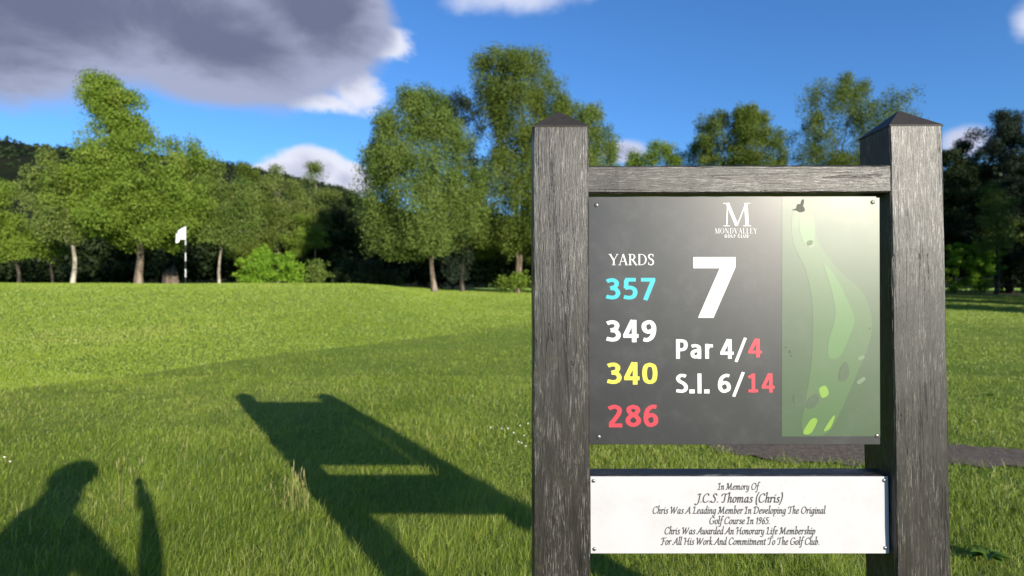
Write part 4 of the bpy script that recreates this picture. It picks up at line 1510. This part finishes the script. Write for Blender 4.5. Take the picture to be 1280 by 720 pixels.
def build_wood():
    """the shaded wood behind: reads as one mass"""
    rng = np.random.default_rng(77)
    vs_, fs, vr, off = [], [], [], 0
    for row, (Y0, zt, n_) in enumerate(((56, 8.0, 300), (62, 9.5, 300), (70, 11.0, 260))):
        xs = rng.uniform(-88, 92, n_)
        Ys = Y0 + rng.normal(0, 1.6, n_)
        pxs = xs / Ys * F + 640
        # height of the wood's outline seen in the photo
        top = np.interp(pxs, [-200, 0, 60, 120, 250, 300, 340, 380, 430, 470, 600, 700, 790, 860, 930, 1050, 1150, 1200, 1280, 1500],
                        [5.5, 6.5, 7.5, 8, 9, 10.5, 10.5, 9.5, 7, 6.5, 8, 8, 11, 12, 10, 10, 11, 13, 14, 14])
        zt_ = top * rng.uniform(0.82, 1.04, n_)
        for i in range(n_):
            m = int(9 + 4 * zt_[i] / 3)
            c = np.stack([xs[i] + rng.normal(0, 1.5, m), Ys[i] + rng.normal(0, 1.0, m), hz(xs[i], min(Ys[i], 60)) + rng.uniform(0.2, 1.0, m) * zt_[i]], -1)
            cv = np.clip(0.4 + rng.normal(0, 0.2) + rng.normal(0, 0.1, m), 0, 1)
            v, f, var = leaf_cloud(c, cv, 34, 1.0, 0.2, 0.42, 0.26, rng)
            vs_.append(v); fs.append(f + off); vr.append(var); off += len(v)
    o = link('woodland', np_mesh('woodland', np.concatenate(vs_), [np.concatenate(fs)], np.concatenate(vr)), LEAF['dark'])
    tag(o, 'dark shaded woodland filling the gaps behind the nearer trees', 'woodland', kind='stuff')


build_wood()
build_hill_forest()

# trees standing outside the frame on the right; their shade crosses the far turf and the wood's edge


def copy_tree(src, loc, rz, s, label, group):
    c = src.copy(); COL.objects.link(c)
    c.location = loc; c.rotation_euler = (0, 0, rz); c.scale = (s, s, s)
    c['label'] = label
    if group: c['group'] = group
    for ch in list(src.children):
        q = ch.copy(); COL.objects.link(q); q.parent = c
    return c


shade = tree('shade_tree', 'full leafy tree standing beside the turf out to the right', 1474, 22.5,
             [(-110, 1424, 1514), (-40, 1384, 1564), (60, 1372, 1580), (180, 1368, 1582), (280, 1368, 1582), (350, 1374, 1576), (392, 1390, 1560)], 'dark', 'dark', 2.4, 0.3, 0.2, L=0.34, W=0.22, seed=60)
GS = 'shade trees standing out to the right'
shade['group'] = GS
for i, (x, y, s) in enumerate(((32.5, 24.5, 1.05), (39, 24, 0.98), (44, 26, 0.95), (50, 26, 1.1), (57, 28, 1.0), (64, 25, 1.15), (71, 29, 1.1))):
    copy_tree(shade, (x, y, hz(x, y)), i * 1.3, s, shade['label'], GS)


# ------------------------------------------------------------------ flagstick and small things
def build_flag():
    Y = 24.0
    px = 232.0
    x = at(px, Y)
    z0 = hz(x, Y)
    root = empty('golf_flag', (x, Y, z0))
    tag(root, 'white flag on a black and white banded flagstick on the raised green', 'flag')
    zt = pz(283.0, Y) - z0
    m, n, out = mat_new('banded_flagstick')
    p = principled(n, out, 0.35, 0.5)
    tc = n.n('ShaderNodeTexCoord')
    sp = n.n('ShaderNodeSeparateXYZ')
    n.l(tc.outputs['Object'], sp.inputs[0])
    per = 2 * 10.0 / F * Y
    ph = pz(306.5, Y) - z0
    fr = n.math('FRACT', n.math('DIVIDE', n.math('SUBTRACT', ph + 20 * per, sp.outputs[2]), per))
    black = n.math('MULTIPLY', n.math('LESS_THAN', fr, 0.48), n.math('LESS_THAN', sp.outputs[2], ph))
    n.l(n.mix(black, (0.80, 0.80, 0.78), (0.015, 0.015, 0.015)), p.inputs['Base Color'])
    v, f = tube([(0, 0, -0.1), (0, 0, zt * 0.5), (0, 0, zt)], [0.019, 0.018, 0.016], 10)
    link('pole', np_mesh('pole', v, [f], smooth=True), m, root)
    # flag: a waving sheet, drooping away to the left
    nu, nv_ = 16, 10
    V = []
    th = 0.004
    for side in (0, 1):
        for i in range(nu + 1):
            for j in range(nv_ + 1):
                u, w_ = i / nu, j / nv_
                fx = -(14.0 / F * Y) * u * (0.95 - 0.1 * w_) + 0.03 * math.sin(u * 9)
                fz = zt - (15.0 / F * Y) * w_ * (1 - 0.28 * u) - (9.5 / F * Y) * u ** 1.15 + 0.02 * math.sin(u * 7 + w_ * 4)
                fy = 0.06 * math.sin(u * 8.0 + w_ * 2) * u
                V.append((fx, fy + side * th, fz))
    N = (nu + 1) * (nv_ + 1)
    Fc = []
    for side in (0, 1):
        for i in range(nu):
            for j in range(nv_):
                a = side * N + i * (nv_ + 1) + j
                q = (a, a + 1, a + nv_ + 2, a + nv_ + 1)
                Fc.append(q if side == 0 else q[::-1])
    link('flag', np_mesh('flag', np.array(V), [np.array(Fc)], smooth=True), flat_mat('white_flag_cloth', (0.86, 0.86, 0.86), 0.8, 0.2, speck=0.03), root)


build_flag()


def build_stump():
    Y = 41.0
    x = at(212, Y)
    rng = np.random.default_rng(5)
    tubes = []
    n_ = 20
    rows = []
    for j, (z, r) in enumerate(((-0.2, 0.75), (0.15, 0.60), (0.5, 0.53), (0.95, 0.47), (1.25, 0.42))):
        row = []
        for k in range(n_):
            a = k * 2 * math.pi / n_
            rr = r * (1 + 0.16 * math.sin(3 * a + j * 0.4) + rng.normal(0, 0.05))
            zz = z + (0.30 * math.cos(a) + rng.normal(0, 0.10) if j == 4 else 0)
            row.append((rr * math.cos(a), rr * math.sin(a) * 0.8, zz))
        rows.append(row)
    v = np.array(rows).reshape(-1, 3)
    v = np.vstack([v, [[0, 0, 0.95]]])
    f = [(j * n_ + k, j * n_ + (k + 1) % n_, (j + 1) * n_ + (k + 1) % n_, (j + 1) * n_ + k) for j in range(4) for k in range(n_)]
    t = [(4 * n_ + k, 4 * n_ + (k + 1) % n_, 5 * n_) for k in range(n_)]
    o = link('tree_stump', np_mesh('tree_stump', v, [np.array(f), np.array(t)]), bark_mat('stump_bark', (0.10, 0.075, 0.058), (0.03, 0.022, 0.018), (0.17, 0.13, 0.10)))
    o.location = (x, Y, hz(x, Y))
    tag(o, 'pale brown broken stump in the shade between the broad tree and the flagstick', 'stump')


build_stump()


def dry_tuft(label, px, py, n_, hmin, hmax, spread, seed):
    rng = np.random.default_rng(seed)
    Y = F * EYE / (py - HY)
    x0 = at(px, Y)
    tubes_v, fs, off, var = [], [], 0, []
    for i in range(n_):
        bx, by = rng.normal(0, spread), rng.normal(0, spread * 0.6)
        h = rng.uniform(hmin, hmax)
        lx, ly = rng.normal(0.0, 0.14) * h, rng.normal(0, 0.1) * h
        pts = [(bx, by, -0.02), (bx + lx * 0.3, by + ly * 0.3, h * 0.5), (bx + lx * 0.8, by + ly, h * 0.86), (bx + lx, by + ly, h)]
        v, f = tube(catmull(pts, 4), np.linspace(0.0017, 0.0011, 13), 4)
        tubes_v.append(v); fs.append(f + off); off += len(v); var += [rng.random()] * len(v)
        # seed head
        e = np.array(pts[-1])
        v, f = tube([e - (0, 0, 0.035), e - (0, 0, 0.012), e + (lx * 0.02, 0, 0.012)], [0.0012, 0.0034, 0.0008], 5)
        tubes_v.append(v); fs.append(f + off); off += len(v); var += [0.8] * len(v)
    o = link('dry_grass_tuft', np_mesh('dry_grass_tuft', np.concatenate(tubes_v), [np.concatenate(fs)], var), M['dry'])
    o.location = (x0, Y, hz(x0, Y))
    tag(o, label, 'grass tuft')


dry_tuft('tuft of dry yellow stalks growing beside the shadow of the sign', 371, 640, 18, 0.12, 0.34, 0.05, 3)
dry_tuft('thin dry stalks growing between the two shadows of the photographer', 158, 640, 5, 0.22, 0.36, 0.06, 4)
dry_tuft('single pair of straw stalks standing in the grass beyond the photographer shadow', 225, 585, 3, 0.18, 0.30, 0.03, 6)


def build_clover():
    rng = np.random.default_rng(8)
    vs_, fs, off = [], [], 0
    spots = [(650, 548), (642, 556), (655, 560), (635, 551), (627, 548), (660, 545), (613, 550), (648, 565), (657, 575), (12, 594), (5, 590), (668, 535), (652, 570)]
    for px, py in spots:
        Y = F * EYE / (py - HY)
        x = at(px, Y)
        bm = bmesh.new()
        bmesh.ops.create_icosphere(bm, subdivisions=2, radius=0.0075)
        for v in bm.verts:
            v.co *= rng.uniform(0.75, 1.2)
            v.co.z *= 0.8
        z = hz(x, Y) + rng.uniform(0.09, 0.12)
        v = np.array([vv.co[:] for vv in bm.verts]) + np.array([x, Y, z])
        f = np.array([[q.index for q in ff.verts] for ff in bm.faces])
        bm.free()
        vs_.append(v); fs.append(f + off); off += len(v)
    o = link('clover_flowers', np_mesh('clover_flowers', np.concatenate(vs_), [np.concatenate(fs)]), M['clover'])
    tag(o, 'tiny white clover flowers sprinkled in the grass left of the sign', 'flowers', kind='stuff')


build_clover()


def weed(label, px, py, n_, L, seed):
    rng = np.random.default_rng(seed)
    Y = F * EYE / (py - HY)
    x0 = at(px, Y)
    V, Fc, var = [], [], []
    for i in range(n_):
        a = i * 2.4 + rng.normal(0, 0.2)
        l_, w_ = L * rng.uniform(0.7, 1.2), L * 0.24
        d = np.array([math.cos(a), math.sin(a), 0]); s = np.array([-d[1], d[0], 0])
        b = len(V)
        el = rng.uniform(0.35, 0.8)
        for t, ww in ((0, 0.25), (0.3, 0.9), (0.6, 1.0), (0.85, 0.55), (1.0, 0.05)):
            c = d * l_ * t + np.array([0, 0, 0.03 + l_ * (el * t - 0.55 * t * t)])
            k = w_ * ww * (1 + 0.2 * math.sin(t * 22))
            V += [c - s * k + np.array([0, 0, 0.012 * ww]), c, c + s * k + np.array([0, 0, 0.012 * ww])]
            var += [0.3 + 0.4 * rng.random()] * 3
        for j in range(4):
            q = b + j * 3
            Fc += [(q, q + 1, q + 4, q + 3), (q + 1, q + 2, q + 5, q + 4)]
    o = link('weed_plant', np_mesh('weed_plant', np.array(V), [np.array(Fc)], var, True), M['weed'])
    o.location = (x0, Y, hz(x0, Y))
    tag(o, label, 'weed')


weed('broad leaved dark weed low in the grass at the foot of the right sign post', 1236, 704, 13, 0.09, 1)
weed('flat weed rosette on the turf beyond the worn path', 1236, 498, 9, 0.07, 2)


# ------------------------------------------------------------------ the photographer (only the shadow reaches the picture)
def build_person():
    root = empty('person', (-0.26, -0.43, 0.0))
    tag(root, 'person in a dark jacket and cap holding up a small stick camera', 'person')
    P, E, rad = [], [], []

    def j(p, r, par=None):
        P.append(p); rad.append(r)
        if par is not None: E.append((par, len(P) - 1))
        return len(P) - 1
    pel = j((0, 0, 0.92), (0.165, 0.120))
    wa = j((0, 0.0, 1.06), (0.165, 0.120), pel)
    ch = j((0, 0.01, 1.22), (0.180, 0.130), wa)
    nk = j((0, 0.0, 1.37), (0.105, 0.090), ch)
    n2 = j((0, 0.015, 1.44), (0.075, 0.075), nk)
    h1 = j((0, 0.04, 1.51), (0.098, 0.115), n2)
    h2 = j((0, 0.025, 1.60), (0.090, 0.104), h1)
    j((0, 0.02, 1.655), (0.066, 0.076), h2)
    # right arm raised in front with the camera, left arm hanging
    rs = j((0.155, -0.04, 1.27), (0.085, 0.082), ch)
    re = j((0.47, 0.14, 0.93), (0.064, 0.064), rs)
    rf = j((0.395, 0.27, 1.09), (0.064, 0.062), re)
    rw = j((0.32, 0.38, 1.225), (0.042, 0.040), rf)
    rh = j((0.295, 0.395, 1.285), (0.042, 0.034), rw)
    ls = j((-0.20, 0.0, 1.32), (0.085, 0.082), ch)
    le = j((-0.29, -0.03, 1.06), (0.062, 0.062), ls)
    lw = j((-0.29, 0.08, 0.82), (0.036, 0.034), le)
    lh = j((-0.28, 0.10, 0.75), (0.040, 0.028), lw)
    for s in (-1, 1):
        hp = j((0.10 * s, 0, 0.86), (0.105, 0.105), pel)
        kn = j((0.12 * s, 0.03, 0.48), (0.066, 0.068), hp)
        an = j((0.13 * s, -0.01, 0.10), (0.046, 0.048), kn)
        j((0.14 * s, 0.06, 0.045), (0.045, 0.040), an)
        j((0.15 * s, 0.17, 0.035), (0.038, 0.030), len(P) - 1)
    # fingers
    for k in range(4):
        zz = 1.330 - 0.018 * k
        a = j((0.300, 0.425, zz), (0.009, 0.009), rh)
        b = j((0.272, 0.440, zz), (0.008, 0.008), a)
        j((0.246, 0.428, zz), (0.007, 0.007), b)
        a = j((-0.29 + 0.018 * k, 0.115, 0.70), (0.009, 0.009), lh)
        j((-0.29 + 0.018 * k, 0.125, 0.655 + 0.006 * abs(k - 1)), (0.007, 0.007), a)
    a = j((0.270, 0.378, 1.325), (0.011, 0.011), rh); j((0.248, 0.385, 1.345), (0.009, 0.009), a)
    a = j((-0.25, 0.13, 0.74), (0.011, 0.011), lh); j((-0.245, 0.15, 0.70), (0.009, 0.009), a)
    me = bpy.data.meshes.new('body_frame')
    me.from_pydata(P, E, [])
    tmp = bpy.data.objects.new('body_frame', me)
    COL.objects.link(tmp)
    sk = tmp.modifiers.new('skin', 'SKIN')
    for i, r in enumerate(rad):
        me.skin_vertices[0].data[i].radius = r
    me.skin_vertices[0].data[0].use_root = True
    sb = tmp.modifiers.new('sub', 'SUBSURF'); sb.levels = 2; sb.render_levels = 2
    dg = bpy.context.evaluated_depsgraph_get()
    bme = bpy.data.meshes.new_from_object(tmp.evaluated_get(dg))
    bpy.data.objects.remove(tmp)
    bme.name = 'body'
    for mname, col, r_ in (('jacket_cloth', (0.03, 0.035, 0.05), 0.8), ('trouser_cloth', (0.05, 0.05, 0.055), 0.85), ('skin_tone', (0.55, 0.34, 0.25), 0.5), ('shoe_leather', (0.03, 0.025, 0.02), 0.5)):
        bme.materials.append(flat_mat(mname, col, r_, 0.3))
    for p in bme.polygons:
        c = p.center
        p.use_smooth = True
        hand = (c.x > 0.2 and c.z > 1.235) or (c.x < -0.2 and c.z < 0.83)
        p.material_index = 2 if (c.z > 1.43 or hand) else 3 if c.z < 0.09 else 1 if (c.z < 0.86 and abs(c.x) < 0.24) else 0
    b = bpy.data.objects.new('body', bme); COL.objects.link(b); b.parent = root
    # cap with a short peak; eyes and nose
    bm = bmesh.new()
    bmesh.ops.create_uvsphere(bm, u_segments=24, v_segments=14, radius=1.0, matrix=Matrix.Translation((0, 0.015, 1.585)) @ Matrix.Diagonal((0.150, 0.165, 0.125, 1)))
    bmesh.ops.delete(bm, geom=[v for v in bm.verts if v.co.z < 1.53 - 0.5 * max(0.0, -v.co.y)], context='VERTS')
    bmesh.ops.create_uvsphere(bm, u_segments=20, v_segments=8, radius=1.0, matrix=Matrix.Rotation(R(-30), 4, 'Z') @ Matrix.Translation((0.0, 0.085, 1.60)) @ Matrix.Rotation(R(-10), 4, 'X') @ Matrix.Diagonal((0.12, 0.095, 0.055, 1)))
    bm2 = bmesh.new()
    bmesh.ops.create_uvsphere(bm2, u_segments=20, v_segments=14, radius=1.0, matrix=Matrix.Translation((0.0, -0.045, 1.44)) @ Matrix.Diagonal((0.135, 0.115, 0.115, 1)))
    link('hood', bm_mesh('hood', bm2, True), bme.materials[0], b)
    link('cap', bm_mesh('cap', bm, True), flat_mat('cap_cloth', (0.02, 0.025, 0.04), 0.85, 0.3), b)
    bm = bmesh.new()
    bmesh.ops.create_uvsphere(bm, u_segments=14, v_segments=8, radius=1.0, matrix=Matrix.Translation((0, 0.132, 1.52)) @ Matrix.Diagonal((0.014, 0.022, 0.026, 1)))
    link('nose', bm_mesh('nose', bm, True), bme.materials[2], b)
    for s in (-1, 1):
        bm = bmesh.new()
        bmesh.ops.create_uvsphere(bm, u_segments=14, v_segments=8, radius=0.013, matrix=Matrix.Translation((0.034 * s, 0.122, 1.55)))
        link('eye', bm_mesh('eye', bm, True), flat_mat('eye_white', (0.7, 0.7, 0.7), 0.2), b)
    # the stick camera in the hand
    cr = empty('handheld_camera', (0.0, -0.025, 1.262))
    tag(cr, 'small black stick camera with a round gimbal head held in the raised hand', 'camera')
    blk = flat_mat('camera_plastic', (0.03, 0.03, 0.03), 0.45)
    link('handle', box_mesh('handle', (-0.026, -0.030, -0.01), (0.026, 0.008, 0.115), 0.006, 3), blk, cr)
    link('gimbal_arm', box_mesh('gimbal_arm', (0.012, -0.022, 0.1155), (0.024, -0.004, 0.165), 0.003, 2), blk, cr)
    bm = bmesh.new()
    bmesh.ops.create_uvsphere(bm, u_segments=20, v_segments=12, radius=0.036, matrix=Matrix.Translation((-0.010, -0.018, 0.155)) @ Matrix.Diagonal((1, 0.8, 1, 1)))
    link('gimbal_head', bm_mesh('gimbal_head', bm, True), blk, cr)


build_person()
